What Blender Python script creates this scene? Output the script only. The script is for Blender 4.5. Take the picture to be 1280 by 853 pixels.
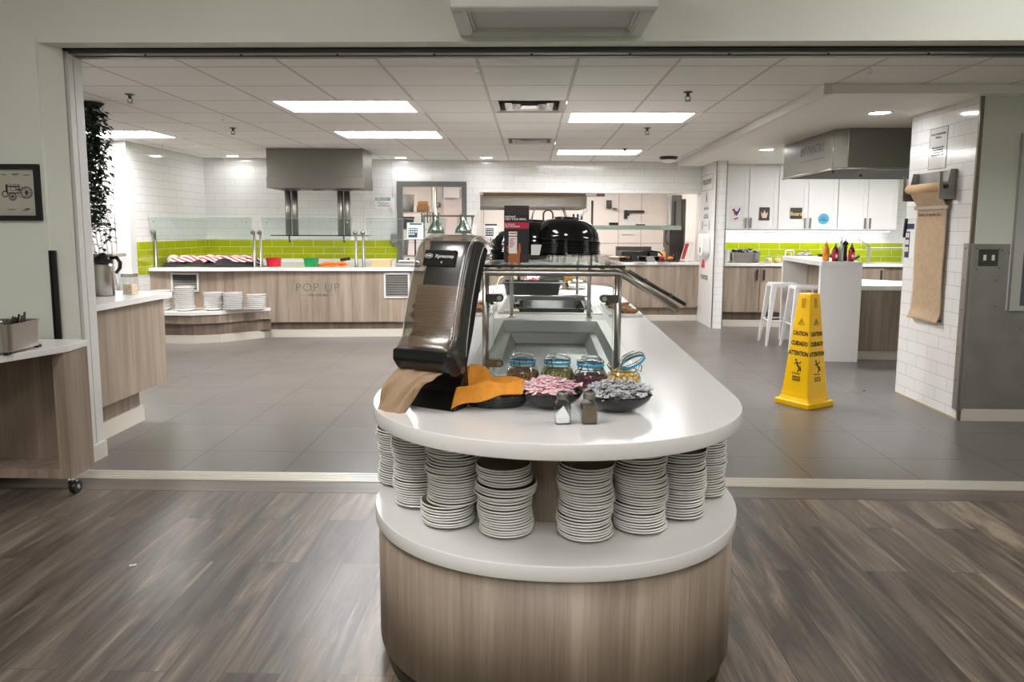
import bpy, math, random
from mathutils import Vector, Matrix, noise
PI = math.pi
random.seed(7)
D = bpy.data
SC = bpy.context.scene
COL = SC.collection
for o in list(D.objects):
    D.objects.remove(o)

# ---------------------------------------------------------------- camera
F_PX, YAW, PITCH, ROLL, CAM_H = 905.93, .0252, -.1139, .0039, 1.4112
fw = Vector((-math.sin(YAW) * math.cos(PITCH), math.cos(YAW) * math.cos(PITCH), math.sin(PITCH)))
rt = Vector((math.cos(YAW), math.sin(YAW), 0)); up = rt.cross(fw)
r2 = math.cos(ROLL) * rt + math.sin(ROLL) * up; u2 = -math.sin(ROLL) * rt + math.cos(ROLL) * up
cam = D.cameras.new('camera'); camo = D.objects.new('camera', cam); COL.objects.link(camo)
cam.sensor_width = 36; cam.sensor_fit = 'HORIZONTAL'; cam.lens = F_PX / 1280 * 36
cam.shift_y = -(426.5 - 389.58) / 1280; cam.clip_start = .02
m3 = Matrix((r2, u2, -fw)).transposed()
camo.matrix_world = Matrix.Translation((0, 0, CAM_H)) @ m3.to_4x4()
SC.camera = camo
# ---------------------------------------------------------------- light levels
SC.view_settings.view_transform = 'Standard'; SC.view_settings.look = 'None'
SC.view_settings.gamma = 1; SC.view_settings.use_curve_mapping = False
SC.view_settings.exposure = 2.0
W = D.worlds.new('world'); SC.world = W; W.use_nodes = True
W.node_tree.nodes['Background'].inputs[0].default_value = (.75, .78, .8, 1)
W.node_tree.nodes['Background'].inputs[1].default_value = .15
E_TROFFER, E_DOWN, E_DINEFILL, E_KITCH, E_LED = 12.8, 16.0, 6.6, 6.8, 4.5
SC.cycles.max_bounces = 9; SC.cycles.transparent_max_bounces = 24; SC.cycles.transmission_bounces = 8
SC.cycles.caustics_reflective = False; SC.cycles.caustics_refractive = False
SC.cycles.sample_clamp_indirect = 6

# ---------------------------------------------------------------- materials
def nt(name):
    m = D.materials.new(name); m.use_nodes = True
    t = m.node_tree; b = t.nodes['Principled BSDF']
    return m, t, b
def S(c):   # 0-255 display colour to linear
    return tuple(((v / 255) / 12.92 if v / 255 <= .04045 else ((v / 255 + .055) / 1.055) ** 2.4) for v in c) + (1,)
def pbr(name, c, rough=.5, metal=0, spec=.5, bump=0, bscale=60, coat=0, var=0, alpha=1):
    m, t, b = nt(name)
    b.inputs['Base Color'].default_value = S(c)
    b.inputs['Roughness'].default_value = rough; b.inputs['Metallic'].default_value = metal
    b.inputs['Specular IOR Level'].default_value = spec
    b.inputs['Coat Weight'].default_value = coat
    if bump or var:
        tc = t.nodes.new('ShaderNodeTexCoord'); n = t.nodes.new('ShaderNodeTexNoise')
        n.inputs['Scale'].default_value = bscale; n.inputs['Detail'].default_value = 4
        t.links.new(tc.outputs['Object'], n.inputs['Vector'])
        if bump:
            bp = t.nodes.new('ShaderNodeBump'); bp.inputs['Strength'].default_value = bump; bp.inputs['Distance'].default_value = .004
            t.links.new(n.outputs[0], bp.inputs['Height']); t.links.new(bp.outputs[0], b.inputs['Normal'])
        if var:
            r = t.nodes.new('ShaderNodeValToRGB')
            a = S(tuple(max(0, v * (1 - var)) for v in c)); d = S(tuple(min(255, v * (1 + var)) for v in c))
            r.color_ramp.elements[0].color = a; r.color_ramp.elements[1].color = d
            r.color_ramp.elements[0].position = .35; r.color_ramp.elements[1].position = .65
            t.links.new(n.outputs[0], r.inputs[0]); t.links.new(r.outputs[0], b.inputs['Base Color'])
    return m
def emit(name, c, s):
    m, t, b = nt(name)
    b.inputs['Base Color'].default_value = (.8, .8, .8, 1)
    b.inputs['Emission Color'].default_value = S(c); b.inputs['Emission Strength'].default_value = s
    return m
def glassy(name, tint=(225, 240, 235), fac=.12, rough=.02, base=.04):
    # thin glass: mostly clear, mirror-like at grazing angles
    m = D.materials.new(name); m.use_nodes = True; t = m.node_tree; t.nodes.clear()
    o = t.nodes.new('ShaderNodeOutputMaterial'); tr = t.nodes.new('ShaderNodeBsdfTransparent')
    g = t.nodes.new('ShaderNodeBsdfGlossy'); mx = t.nodes.new('ShaderNodeMixShader'); lw = t.nodes.new('ShaderNodeLayerWeight')
    ma = t.nodes.new('ShaderNodeMath'); ma.operation = 'MULTIPLY_ADD'
    lw.inputs[0].default_value = .5; ma.inputs[1].default_value = fac * 3; ma.inputs[2].default_value = base; ma.use_clamp = True
    pw = t.nodes.new('ShaderNodeMath'); pw.operation = 'POWER'; pw.inputs[1].default_value = 3.5; t.links.new(lw.outputs['Facing'], pw.inputs[0])
    tr.inputs[0].default_value = S(tint); g.inputs['Roughness'].default_value = rough
    t.links.new(pw.outputs[0], ma.inputs[0]); t.links.new(ma.outputs[0], mx.inputs[0])
    t.links.new(tr.outputs[0], mx.inputs[1]); t.links.new(g.outputs[0], mx.inputs[2]); t.links.new(mx.outputs[0], o.inputs[0])
    return m
def ramp(t, fac, stops):
    r = t.nodes.new('ShaderNodeValToRGB'); el = r.color_ramp.elements
    while len(el) < len(stops): el.new(.5)
    for e, (p, c) in zip(el, stops): e.position = p; e.color = c
    t.links.new(fac, r.inputs[0]); return r
def wood_lam(name, c1=(166, 150, 133), c2=(128, 113, 98), rough=.45, along='Z', fine=1.0):
    m, t, b = nt(name)
    tc = t.nodes.new('ShaderNodeTexCoord')
    def ns(sc, s, det, dist=0):
        mp = t.nodes.new('ShaderNodeMapping'); mp.inputs['Scale'].default_value = sc
        n = t.nodes.new('ShaderNodeTexNoise'); n.inputs['Scale'].default_value = s; n.inputs['Detail'].default_value = det
        n.inputs['Distortion'].default_value = dist
        t.links.new(tc.outputs['Object'], mp.inputs[0]); t.links.new(mp.outputs[0], n.inputs['Vector']); return n
    k = {'Z': (1, 1, .05), 'X': (.05, 1, 1), 'Y': (1, .05, 1)}[along]
    k2 = {'Z': (1, 1, .03), 'X': (.03, 1, 1), 'Y': (1, .03, 1)}[along]
    a = ns(k, 14, 3, .4); g = ns(k2, 120 * fine, 5, .6)
    mx = t.nodes.new('ShaderNodeMath'); mx.operation = 'MULTIPLY_ADD'; mx.inputs[1].default_value = .33
    t.links.new(g.outputs[0], mx.inputs[0]); 
    ml = t.nodes.new('ShaderNodeMath'); ml.operation = 'MULTIPLY'; ml.inputs[1].default_value = .67
    t.links.new(a.outputs[0], ml.inputs[0]); t.links.new(ml.outputs[0], mx.inputs[2])
    sp_ = t.nodes.new('ShaderNodeSeparateXYZ'); t.links.new(tc.outputs['Object'], sp_.inputs[0])
    dv = t.nodes.new('ShaderNodeMath'); dv.operation = 'MULTIPLY'; dv.inputs[1].default_value = 11.3
    t.links.new(sp_.outputs['Y' if along == 'X' else 'X'], dv.inputs[0]); fl_ = t.nodes.new('ShaderNodeMath'); fl_.operation = 'FLOOR'; t.links.new(dv.outputs[0], fl_.inputs[0])
    wn = t.nodes.new('ShaderNodeTexWhiteNoise'); wn.noise_dimensions = '1D'; t.links.new(fl_.outputs[0], wn.inputs['W'])
    m2 = t.nodes.new('ShaderNodeMath'); m2.operation = 'MULTIPLY_ADD'; m2.inputs[1].default_value = .10; t.links.new(wn.outputs[0], m2.inputs[0])
    sb = t.nodes.new('ShaderNodeMath'); sb.operation = 'SUBTRACT'; sb.inputs[1].default_value = .05; t.links.new(mx.outputs[0], sb.inputs[0]); t.links.new(sb.outputs[0], m2.inputs[2]); mx = m2
    r = ramp(t, mx.outputs[0], [(.36, S(c2)), (.5, S(tuple((p + q) / 2 for p, q in zip(c1, c2)))), (.64, S(c1))])
    t.links.new(r.outputs[0], b.inputs['Base Color']); b.inputs['Roughness'].default_value = rough
    bp = t.nodes.new('ShaderNodeBump'); bp.inputs['Strength'].default_value = .12; bp.inputs['Distance'].default_value = .002
    t.links.new(g.outputs[0], bp.inputs['Height']); t.links.new(bp.outputs[0], b.inputs['Normal'])
    return m
def brickmat(name, c, mortar, w, h, msize, rough, axes='XZ', off=(0, 0), offset=.5, var=.03, bump=.3, glossvar=0, wav=0):
    m, t, b = nt(name)
    tc = t.nodes.new('ShaderNodeTexCoord'); sp = t.nodes.new('ShaderNodeSeparateXYZ'); cb = t.nodes.new('ShaderNodeCombineXYZ')
    t.links.new(tc.outputs['Object'], sp.inputs[0])
    for i, ax in enumerate(axes):
        ad = t.nodes.new('ShaderNodeMath'); ad.inputs[1].default_value = off[i]
        t.links.new(sp.outputs['XYZ'.index(ax)], ad.inputs[0]); t.links.new(ad.outputs[0], cb.inputs[i])
    br = t.nodes.new('ShaderNodeTexBrick'); br.offset = offset; br.offset_frequency = 2; br.squash = 1
    br.inputs['Scale'].default_value = 1; br.inputs['Brick Width'].default_value = w; br.inputs['Row Height'].default_value = h
    br.inputs['Mortar Size'].default_value = msize; br.inputs['Mortar Smooth'].default_value = .1; br.inputs['Bias'].default_value = 0
    br.inputs['Color1'].default_value = S(tuple(min(255, v * (1 + var)) for v in c))
    br.inputs['Color2'].default_value = S(tuple(v * (1 - var) for v in c)); br.inputs['Mortar'].default_value = S(mortar)
    t.links.new(cb.outputs[0], br.inputs['Vector']); t.links.new(br.outputs['Color'], b.inputs['Base Color'])
    b.inputs['Roughness'].default_value = rough
    bp = t.nodes.new('ShaderNodeBump'); bp.inputs['Strength'].default_value = bump; bp.inputs['Distance'].default_value = .003; bp.invert = True
    t.links.new(br.outputs['Fac'], bp.inputs['Height'])
    if wav:
        n = t.nodes.new('ShaderNodeTexNoise'); n.inputs['Scale'].default_value = 3.5; n.inputs['Detail'].default_value = 2
        t.links.new(tc.outputs['Object'], n.inputs['Vector'])
        b2 = t.nodes.new('ShaderNodeBump'); b2.inputs['Strength'].default_value = wav; b2.inputs['Distance'].default_value = .02
        t.links.new(n.outputs[0], b2.inputs['Height']); t.links.new(b2.outputs[0], bp.inputs['Normal'])
    t.links.new(bp.outputs[0], b.inputs['Normal'])
    return m, t, b, br, tc
M = {}
M['tileX'] = brickmat('white wall tile', (226, 225, 221), (192, 190, 186), .3048, .1016, .002, .1, 'XZ', (.1, .02), var=.008, wav=.05)[0]
M['tileY'] = brickmat('white wall tile side', (226, 225, 221), (184, 181, 177), .3048, .1016, .002, .1, 'YZ', (.1, .02), var=.008, wav=.05)[0]
M['greenX'] = brickmat('green wall tile', (158, 168, 12), (205, 208, 140), .3048, .1016, .003, .12, 'XZ', (.05, -.824))[0]
M['greenY'] = brickmat('green wall tile side', (158, 168, 12), (205, 208, 140), .3048, .1016, .003, .12, 'YZ', (.05, -.824))[0]
# grey floor tile
mt, t, b, br, tc = brickmat('grey floor tile', (98, 93, 88), (54, 51, 48), .61, .61, .0045, .3, 'XY', (2.0395, -4.4278 + 6.1), 0, .02, .15)
n = t.nodes.new('ShaderNodeTexNoise'); n.inputs['Scale'].default_value = 2.2; n.inputs['Detail'].default_value = 5
t.links.new(tc.outputs['Object'], n.inputs['Vector'])
r = ramp(t, n.outputs[0], [(.2, (.27, .27, .27, 1)), (.8, (.34, .34, .34, 1))]); t.links.new(r.outputs[0], b.inputs['Roughness'])
M['floor_tile'] = mt
# vinyl planks run away from the camera
mt, t, b, br, tc = brickmat('grey wood vinyl', (255, 255, 255), (50, 44, 40), 1.22, .182, .0012, .36, 'YX', (.3, .06), .37, 0, .25)
br.inputs['Color1'].default_value = (0, 0, 0, 1); br.inputs['Color2'].default_value = (1, 1, 1, 1); br.inputs['Mortar'].default_value = (.5, .5, .5, 1)
def ns(mapsc, s, det, dist, rough=.55):
    mp = t.nodes.new('ShaderNodeMapping'); mp.inputs['Scale'].default_value = mapsc
    va = t.nodes.new('ShaderNodeVectorMath'); va.operation = 'MULTIPLY_ADD'; va.inputs[1].default_value = (3.7, 9.1, 5.3)
    t.links.new(br.outputs['Color'], va.inputs[0]); t.links.new(tc.outputs['Object'], va.inputs[2])
    nn = t.nodes.new('ShaderNodeTexNoise'); nn.inputs['Scale'].default_value = s; nn.inputs['Detail'].default_value = det
    nn.inputs['Distortion'].default_value = dist; nn.inputs['Roughness'].default_value = rough
    t.links.new(va.outputs[0], mp.inputs[0]); t.links.new(mp.outputs[0], nn.inputs['Vector']); return nn
a = ns((1, .11, 1), 8, 6, 1.3, .62); g = ns((1, .03, 1), 110, 3, .5, .5); h = ns((1, .3, 1), 3.0, 2, .5)
def mad(x, k, y):
    q = t.nodes.new('ShaderNodeMath'); q.operation = 'MULTIPLY_ADD'; q.inputs[1].default_value = k
    t.links.new(x, q.inputs[0])
    if y is None: q.inputs[2].default_value = 0
    else: t.links.new(y, q.inputs[2])
    return q.outputs[0]
sepc = t.nodes.new('ShaderNodeSeparateColor'); t.links.new(br.outputs['Color'], sepc.inputs[0])
v = mad(a.outputs[0], .70, None); v = mad(g.outputs[0], .22, v); v = mad(sepc.outputs[0], .13, v); v = mad(h.outputs[0], .16, v)
r = ramp(t, v, [(.44, S((60, 54, 49))), (.56, S((86, 78, 70))), (.65, S((112, 101, 89))), (.77, S((152, 138, 120)))])
mo = t.nodes.new('ShaderNodeMix'); mo.data_type = 'RGBA'; mo.inputs[7].default_value = S((52, 46, 42))
t.links.new(br.outputs['Fac'], mo.inputs[0]); t.links.new(r.outputs[0], mo.inputs[6]); t.links.new(mo.outputs[2], b.inputs['Base Color'])
rr = ramp(t, g.outputs[0], [(.3, (.30, .30, .30, 1)), (.7, (.40, .40, .40, 1))]); t.links.new(rr.outputs[0], b.inputs['Roughness'])
b2 = t.nodes.new('ShaderNodeBump'); b2.inputs['Strength'].default_value = .16; b2.inputs['Distance'].default_value = .0025
old = b.inputs['Normal'].links[0].from_node; t.links.new(g.outputs[0], b2.inputs['Height']); t.links.new(old.outputs[0], b2.inputs['Normal']); t.links.new(b2.outputs[0], b.inputs['Normal'])
b.inputs['Specular IOR Level'].default_value = .38
M['vinyl'] = mt
# ceiling tile with T-bar grid
mt, t, b, br, tc = brickmat('ceiling tile', (234, 231, 225), (198, 194, 188), .61, .61, .012, .85, 'XY', (2.7652 + .006, -4.7031 + 6.1 + .006), 0, .01, .35)
M['ceil'] = mt
M['ceil_plain'] = pbr('soffit paint', (230, 227, 218), .7)
M['paint'] = pbr('grey green wall paint', (216, 219, 207), .55, bump=.05, bscale=220)
M['paint_dark'] = pbr('grey wall paint', (210, 213, 202), .55, bump=.05, bscale=220)
M['whitepaint'] = pbr('white paint', (205, 204, 199), .45)
M['basin'] = pbr('satin steel basin', (172, 176, 173), .3, .55)
M['wave'] = pbr('white sculpted panel', (196, 194, 190), .4)
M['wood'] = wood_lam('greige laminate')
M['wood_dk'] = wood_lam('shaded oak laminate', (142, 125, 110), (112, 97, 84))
M['solid'] = pbr('white solid surface', (226, 224, 221), .2, var=.012, bscale=700)
M['cove'] = pbr('cream vinyl base', (205, 198, 186), .4)
M['kick'] = pbr('dark kick plate', (58, 54, 50), .35, .6)
M['steel'] = pbr('stainless steel', (176, 172, 166), .28, 1, bump=.03, bscale=180)
M['steel_d'] = pbr('dull stainless steel', (138, 134, 128), .42, 1, bump=.03, bscale=140)
M['chrome'] = pbr('bright steel', (205, 205, 202), .14, 1)
M['dsteel'] = pbr('dark steel', (84, 82, 80), .35, 1)
M['galv'] = pbr('galvanised wall sheet', (150, 148, 143), .5, .75, var=.04, bscale=5)
M['black'] = pbr('black plastic', (12, 12, 13), .28)
M['blackgloss'] = pbr('gloss black melamine', (7, 7, 8), .1, coat=.4)
M['blackmatt'] = pbr('matt black', (20, 19, 19), .7)
M['white'] = pbr('white plastic', (232, 231, 228), .3)
M['china'] = pbr('white china', (226, 225, 220), .18, coat=.3)
M['gapshade'] = pbr('taupe plate shade', (150, 138, 126), .25, coat=.3)  # shade inside and between stacked plates, put into the colour
M['paper'] = pbr('white paper', (228, 226, 220), .8)
M['kraft'] = pbr('brown kraft paper', (176, 151, 121), .8, bump=.25, bscale=25, var=.03)
M['napbrown'] = pbr('brown recycled napkin', (166, 140, 112), .9, bump=.25, bscale=260, var=.03)
M['orange'] = pbr('orange napkin cloth', (214, 140, 42), .85, bump=.25, bscale=40, var=.04)
M['glass'] = glassy('clear guard glass', (251, 252, 251), .12, .02, .03)
M['glassg'] = glassy('green edged guard glass', (243, 249, 247), .12, .03, .045)
M['glassd'] = glassy('smoked shelf glass', (234, 238, 236), .16, .03, .05)
M['glassedge'] = pbr('glass edge', (20, 30, 28), .15)
M['jarglass'] = glassy('jar glass', (250, 253, 253), .4, .03, .045)
M['smoke'] = glassy('smoked dispenser cover', (236, 234, 230), .14, .28, .10)
M['blue'] = pbr('blue rubber gasket', (30, 160, 200), .5)
M['yellow'] = pbr('yellow plastic', (250, 196, 0), .35, bump=.03)
M['red'] = pbr('red plastic', (200, 24, 44), .35)
M['green'] = pbr('green plastic', (10, 132, 66), .35)
M['leaf'] = pbr('dark green leaf', (30, 48, 26), .5, var=.3, bscale=30)
M['frp'] = pbr('kitchen wall panel', (232, 224, 217), .35)
M['frp2'] = pbr('kitchen wall joint', (188, 174, 166), .5)
M['doorgrey'] = pbr('grey door frame paint', (98, 98, 94), .4)
M['winglass'] = pbr('dark window glass', (74, 80, 84), .12, coat=.5)
M['cookie'] = pbr('brown cookie', (150, 98, 56), .8, bump=.6, bscale=90, var=.2)
M['troffer'] = emit('troffer lens', (252, 251, 253), E_TROFFER)
M['pantryfill'] = emit('pantry fill lens', (252, 251, 253), 13.0)
M['down'] = emit('downlight lens', (250, 251, 255), E_DOWN)
M['dinefill'] = emit('dining fill lens', (254, 251, 250), E_DINEFILL)
M['kitch'] = emit('kitchen light lens', (255, 249, 244), E_KITCH)
M['led'] = emit('under cabinet strip', (240, 246, 255), E_LED)
M['navy'] = pbr('navy print', (34, 44, 78), .6)
M['ink'] = pbr('black ink', (24, 22, 22), .7)
M['inkgreen'] = pbr('dark green vinyl lettering', (60, 96, 78), .6)
M['tealsign'] = pbr('teal print', (22, 110, 100), .6)
M['magenta'] = pbr('crimson print', (178, 24, 62), .5)
M['skin'] = pbr('printed hand', (170, 96, 56), .7)
M['boxblack'] = pbr('black printed card', (20, 17, 20), .45)
M['aluminium'] = pbr('ribbed aluminium', (196, 190, 180), .35, .9)
M['pepper'] = pbr('ground pepper', (112, 98, 78), .95, bump=1, bscale=900, var=.5)
M['salt'] = pbr('salt', (238, 238, 236), .9)
M['seedbrown'] = pbr('brown seeds', (104, 76, 52), .9, bump=1, bscale=190, var=.7)
M['seedgreen'] = pbr('green seeds', (104, 100, 54), .9, bump=1, bscale=190, var=.7)
M['berry'] = pbr('dried berries', (66, 26, 34), .7, bump=1, bscale=160, var=.7)
M['nut'] = pbr('yellow hazelnut', (226, 190, 112), .6, var=.08, bscale=80)
M['pink'] = pbr('pink and white packet', (236, 190, 200), .6, var=.12, bscale=120)
M['greyp'] = pbr('grey and white packet', (168, 166, 170), .6, var=.25, bscale=120)
M['carrot'] = pbr('orange carrots', (232, 120, 20), .6)
M['bread'] = pbr('bread', (226, 204, 170), .8, var=.08)

# ---------------------------------------------------------------- mesh building
class MB:
    def __init__(s): s.v = []; s.f = []; s.sm = []; s.mi = []; s.m = Matrix()
    def add(s, vs, fs, smooth=False, mi=0):
        b = len(s.v)
        for p in vs: s.v.append(tuple(s.m @ Vector(p)))
        for f in fs: s.f.append([b + i for i in f]); s.sm.append(smooth); s.mi.append(mi)
        return s
    def box(s, x0, x1, y0, y1, z0, z1, mi=0, c=0):
        if c:
            P = []
            for z, i in ((z0, c), (z0 + c, 0), (z1 - c, 0), (z1, c)):
                a, b_, d, e = x0 + i, x1 - i, y0 + i, y1 - i; k = c
                P += [(a + k - i * .5, d, z), (b_ - k + i * .5, d, z), (b_, d + k - i * .5, z), (b_, e - k + i * .5, z), (b_ - k + i * .5, e, z), (a + k - i * .5, e, z), (a, e - k + i * .5, z), (a, d + k - i * .5, z)]
            F = [[7, 6, 5, 4, 3, 2, 1, 0], [24 + i for i in range(8)]]
            for L in range(3):
                for i in range(8): j = (i + 1) % 8; F.append([L * 8 + i, L * 8 + j, L * 8 + 8 + j, L * 8 + 8 + i])
            return s.add(P, F, False, mi)
        return s.add([(x0, y0, z0), (x1, y0, z0), (x1, y1, z0), (x0, y1, z0), (x0, y0, z1), (x1, y0, z1), (x1, y1, z1), (x0, y1, z1)],
                     [[3, 2, 1, 0], [4, 5, 6, 7], [0, 1, 5, 4], [1, 2, 6, 5], [2, 3, 7, 6], [3, 0, 4, 7]], False, mi)
    def prism(s, poly, z0, z1, mi=0, axis='Z', smooth=False):
        A = sum(poly[i][0] * poly[(i + 1) % len(poly)][1] - poly[(i + 1) % len(poly)][0] * poly[i][1] for i in range(len(poly)))
        if A < 0: poly = poly[::-1]
        n = len(poly)
        if axis == 'Z': V = [(a, b, z0) for a, b in poly] + [(a, b, z1) for a, b in poly]
        elif axis == 'X': V = [(z0, a, b) for a, b in poly] + [(z1, a, b) for a, b in poly]      # poly in (y,z)
        else: V = [(a, z1, b) for a, b in poly] + [(a, z0, b) for a, b in poly]                  # poly in (x,z)
        b0 = len(s.v)
        s.add(V, [list(range(n))[::-1], list(range(n, 2 * n))], False, mi)
        for i in range(n):
            j = (i + 1) % n; s.f.append([b0 + i, b0 + j, b0 + n + j, b0 + n + i]); s.sm.append(smooth); s.mi.append(mi)
        return s
    def tube(s, path, r, n=10, cap=True, mi=0, closed=False, flat=1.0):
        path = [Vector(p) for p in path]; k = len(path); V = []; rs = r if isinstance(r, (list, tuple)) else [r] * k
        prev = None
        for i, p in enumerate(path):
            a = path[i - 1] if (i > 0 or closed) else p; c = path[(i + 1) % k] if (i < k - 1 or closed) else p
            d = (c - a).normalized() if (c - a).length > 1e-9 else Vector((0, 0, 1))
            if prev is None:
                q = Vector((0, 0, 1)) if abs(d.z) < .9 else Vector((1, 0, 0)); nn = d.cross(q).normalized()
            else:
                nn = (prev - d * prev.dot(d)).normalized()
            prev = nn; bb = d.cross(nn)
            sc = 1.0
            if 0 < i < k - 1 or closed:
                u, w = (p - a), (c - p)
                if u.length > 1e-9 and w.length > 1e-9:
                    sc = 1 / max(.5, math.cos(u.angle(w) / 2))
            for j in range(n):
                t_ = 2 * PI * j / n; V.append(p + (nn * math.cos(t_) + bb * math.sin(t_) * flat) * rs[i] * (sc if sc < 1.3 else 1.15))
        F = []
        for i in range(k if closed else k - 1):
            for j in range(n):
                a = i * n + j; b_ = i * n + (j + 1) % n; c = ((i + 1) % k) * n + (j + 1) % n; d = ((i + 1) % k) * n + j
                F.append([a, b_, c, d])
        s.add(V, F, True, mi)
        if cap and not closed:
            b0 = len(s.v) - len(V)
            s.f.append([b0 + j for j in range(n)][::-1]); s.f.append([b0 + (k - 1) * n + j for j in range(n)]); s.sm += [False] * 2; s.mi += [mi] * 2
        return s
    def lathe(s, prof, c=(0, 0, 0), n=24, mi=0, smooth=True, sy=1.0, sharp=()):
        V = []; k = len(prof)
        for r, z in prof:
            for j in range(n):
                t_ = 2 * PI * j / n; V.append((c[0] + r * math.cos(t_), c[1] + r * math.sin(t_) * sy, c[2] + z))
        F = []
        for i in range(k - 1):
            for j in range(n):
                F.append([i * n + j, i * n + (j + 1) % n, (i + 1) * n + (j + 1) % n, (i + 1) * n + j])
        s.add(V, F, smooth, mi)
        b0 = len(s.v) - len(V)
        if prof[0][0] > 1e-6: s.f.append([b0 + j for j in range(n)][::-1]); s.sm.append(False); s.mi.append(mi)
        if prof[-1][0] > 1e-6: s.f.append([b0 + (k - 1) * n + j for j in range(n)]); s.sm.append(False); s.mi.append(mi)
        return s
    def open_lathe(s, prof, c=(0, 0, 0), n=24, mi=0, sy=1.0):
        V = []; k = len(prof)
        for r, z in prof:
            for j in range(n):
                t_ = 2 * PI * j / n; V.append((c[0] + r * math.cos(t_), c[1] + r * math.sin(t_) * sy, c[2] + z))
        return s.add(V, [[i * n + j, i * n + (j + 1) % n, (i + 1) * n + (j + 1) % n, (i + 1) * n + j] for i in range(k - 1) for j in range(n)], True, mi)
    def ball(s, c, r, n=10, mi=0, sc=(1, 1, 1)):
        k = max(4, n // 2)
        prof = [(r * math.sin(PI * i / k), -r * math.cos(PI * i / k)) for i in range(k + 1)]
        V = []
        for rr, z in prof:
            for j in range(n):
                t_ = 2 * PI * j / n; V.append((c[0] + rr * math.cos(t_) * sc[0], c[1] + rr * math.sin(t_) * sc[1], c[2] + z * sc[2]))
        return s.add(V, [[i * n + j, i * n + (j + 1) % n, (i + 1) * n + (j + 1) % n, (i + 1) * n + j] for i in range(k) for j in range(n)], True, mi)
    def grid(s, fn, nu, nv, mi=0, smooth=True, thick=0):
        V = [fn(i / nu, j / nv) for i in range(nu + 1) for j in range(nv + 1)]
        F = [[i * (nv + 1) + j, (i + 1) * (nv + 1) + j, (i + 1) * (nv + 1) + j + 1, i * (nv + 1) + j + 1] for i in range(nu) for j in range(nv)]
        return s.add(V, F, smooth, mi)
    def build(s, name, mat, parent=None, loc=(0, 0, 0), rz=0, rot=None, solid=0, bevel=0, subd=0):
        me = D.meshes.new(name); me.from_pydata(s.v, [], s.f); me.update()
        me.polygons.foreach_set('use_smooth', s.sm); me.polygons.foreach_set('material_index', s.mi)
        for m_ in (mat if isinstance(mat, (list, tuple)) else [mat]): me.materials.append(M[m_] if isinstance(m_, str) else m_)
        me.validate()
        o = D.objects.new(name, me); COL.objects.link(o)
        o.location = loc; o.rotation_euler = rot if rot else (0, 0, rz)
        if parent is not None: o.parent = parent
        if solid: md = o.modifiers.new('s', 'SOLIDIFY'); md.thickness = solid; md.offset = 0
        if bevel: md = o.modifiers.new('b', 'BEVEL'); md.width = bevel; md.segments = 2; md.limit_method = 'ANGLE'
        if subd: md = o.modifiers.new('d', 'SUBSURF'); md.levels = subd; md.render_levels = subd
        return o
def tag(o, label, cat, group=None, kind=None):
    o['label'] = label; o['category'] = cat
    if group: o['group'] = group
    if kind: o['kind'] = kind
    return o
def thing(name, label, cat, loc=(0, 0, 0), rz=0, group=None, rot=None):
    o = D.objects.new(name, None); COL.objects.link(o); o.location = loc; o.rotation_euler = rot if rot else (0, 0, rz)
    o.empty_display_size = .1
    return tag(o, label, cat, group)
def struct(name, mb, mat, loc=(0, 0, 0), rz=0, parent=None, **k):
    o = mb.build(name, mat, parent, loc, rz, **k)
    if parent is None: o['kind'] = 'structure'
    return o
def copy_tree(o, loc=None, rz=None, label=None, group=None, parent=None):
    c = o.copy(); COL.objects.link(c)
    if parent is not None: c.parent = parent
    if loc is not None: c.location = loc
    if rz is not None: c.rotation_euler = (0, 0, rz)
    if label: c['label'] = label
    if group: c['group'] = group
    for ch in list(o.children): copy_tree(ch, parent=c)
    return c
def text(s, size, mat, parent, loc, rot=(PI / 2, 0, 0), name='lettering', align='CENTER', ext=.0006, sx=1.0, bold=0, spacing=1.0, kind=None):
    cu = D.curves.new(name, 'FONT'); cu.body = s; cu.size = size; cu.align_x = align; cu.align_y = 'CENTER'; cu.extrude = ext; cu.offset = bold
    cu.space_character = spacing; cu.resolution_u = 2; cu.space_line = .9
    o = D.objects.new('tmp', cu); COL.objects.link(o)
    dg = bpy.context.evaluated_depsgraph_get(); me = D.meshes.new_from_object(o.evaluated_get(dg))
    D.objects.remove(o); me.materials.clear(); me.materials.append(M[mat]); me.name = name
    t_ = D.objects.new(name, me); COL.objects.link(t_); t_.location = loc; t_.rotation_euler = rot; t_.scale = (sx, 1, 1)
    if parent is not None: t_.parent = parent
    return t_
def arc(cx, cy, r, a0, a1, n=8):
    return [(cx + r * math.cos(a0 + (a1 - a0) * i / n), cy + r * math.sin(a0 + (a1 - a0) * i / n)) for i in range(n + 1)]
def rrect(x0, x1, y0, y1, r, n=5):
    return arc(x1 - r, y0 + r, r, -PI / 2, 0, n) + arc(x1 - r, y1 - r, r, 0, PI / 2, n) + arc(x0 + r, y1 - r, r, PI / 2, PI, n) + arc(x0 + r, y0 + r, r, PI, 1.5 * PI, n)
def rrpath(x0, x1, y0, y1, z, r, n=4): return [(x, y, z) for x, y in rrect(x0, x1, y0, y1, r, n)]

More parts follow.
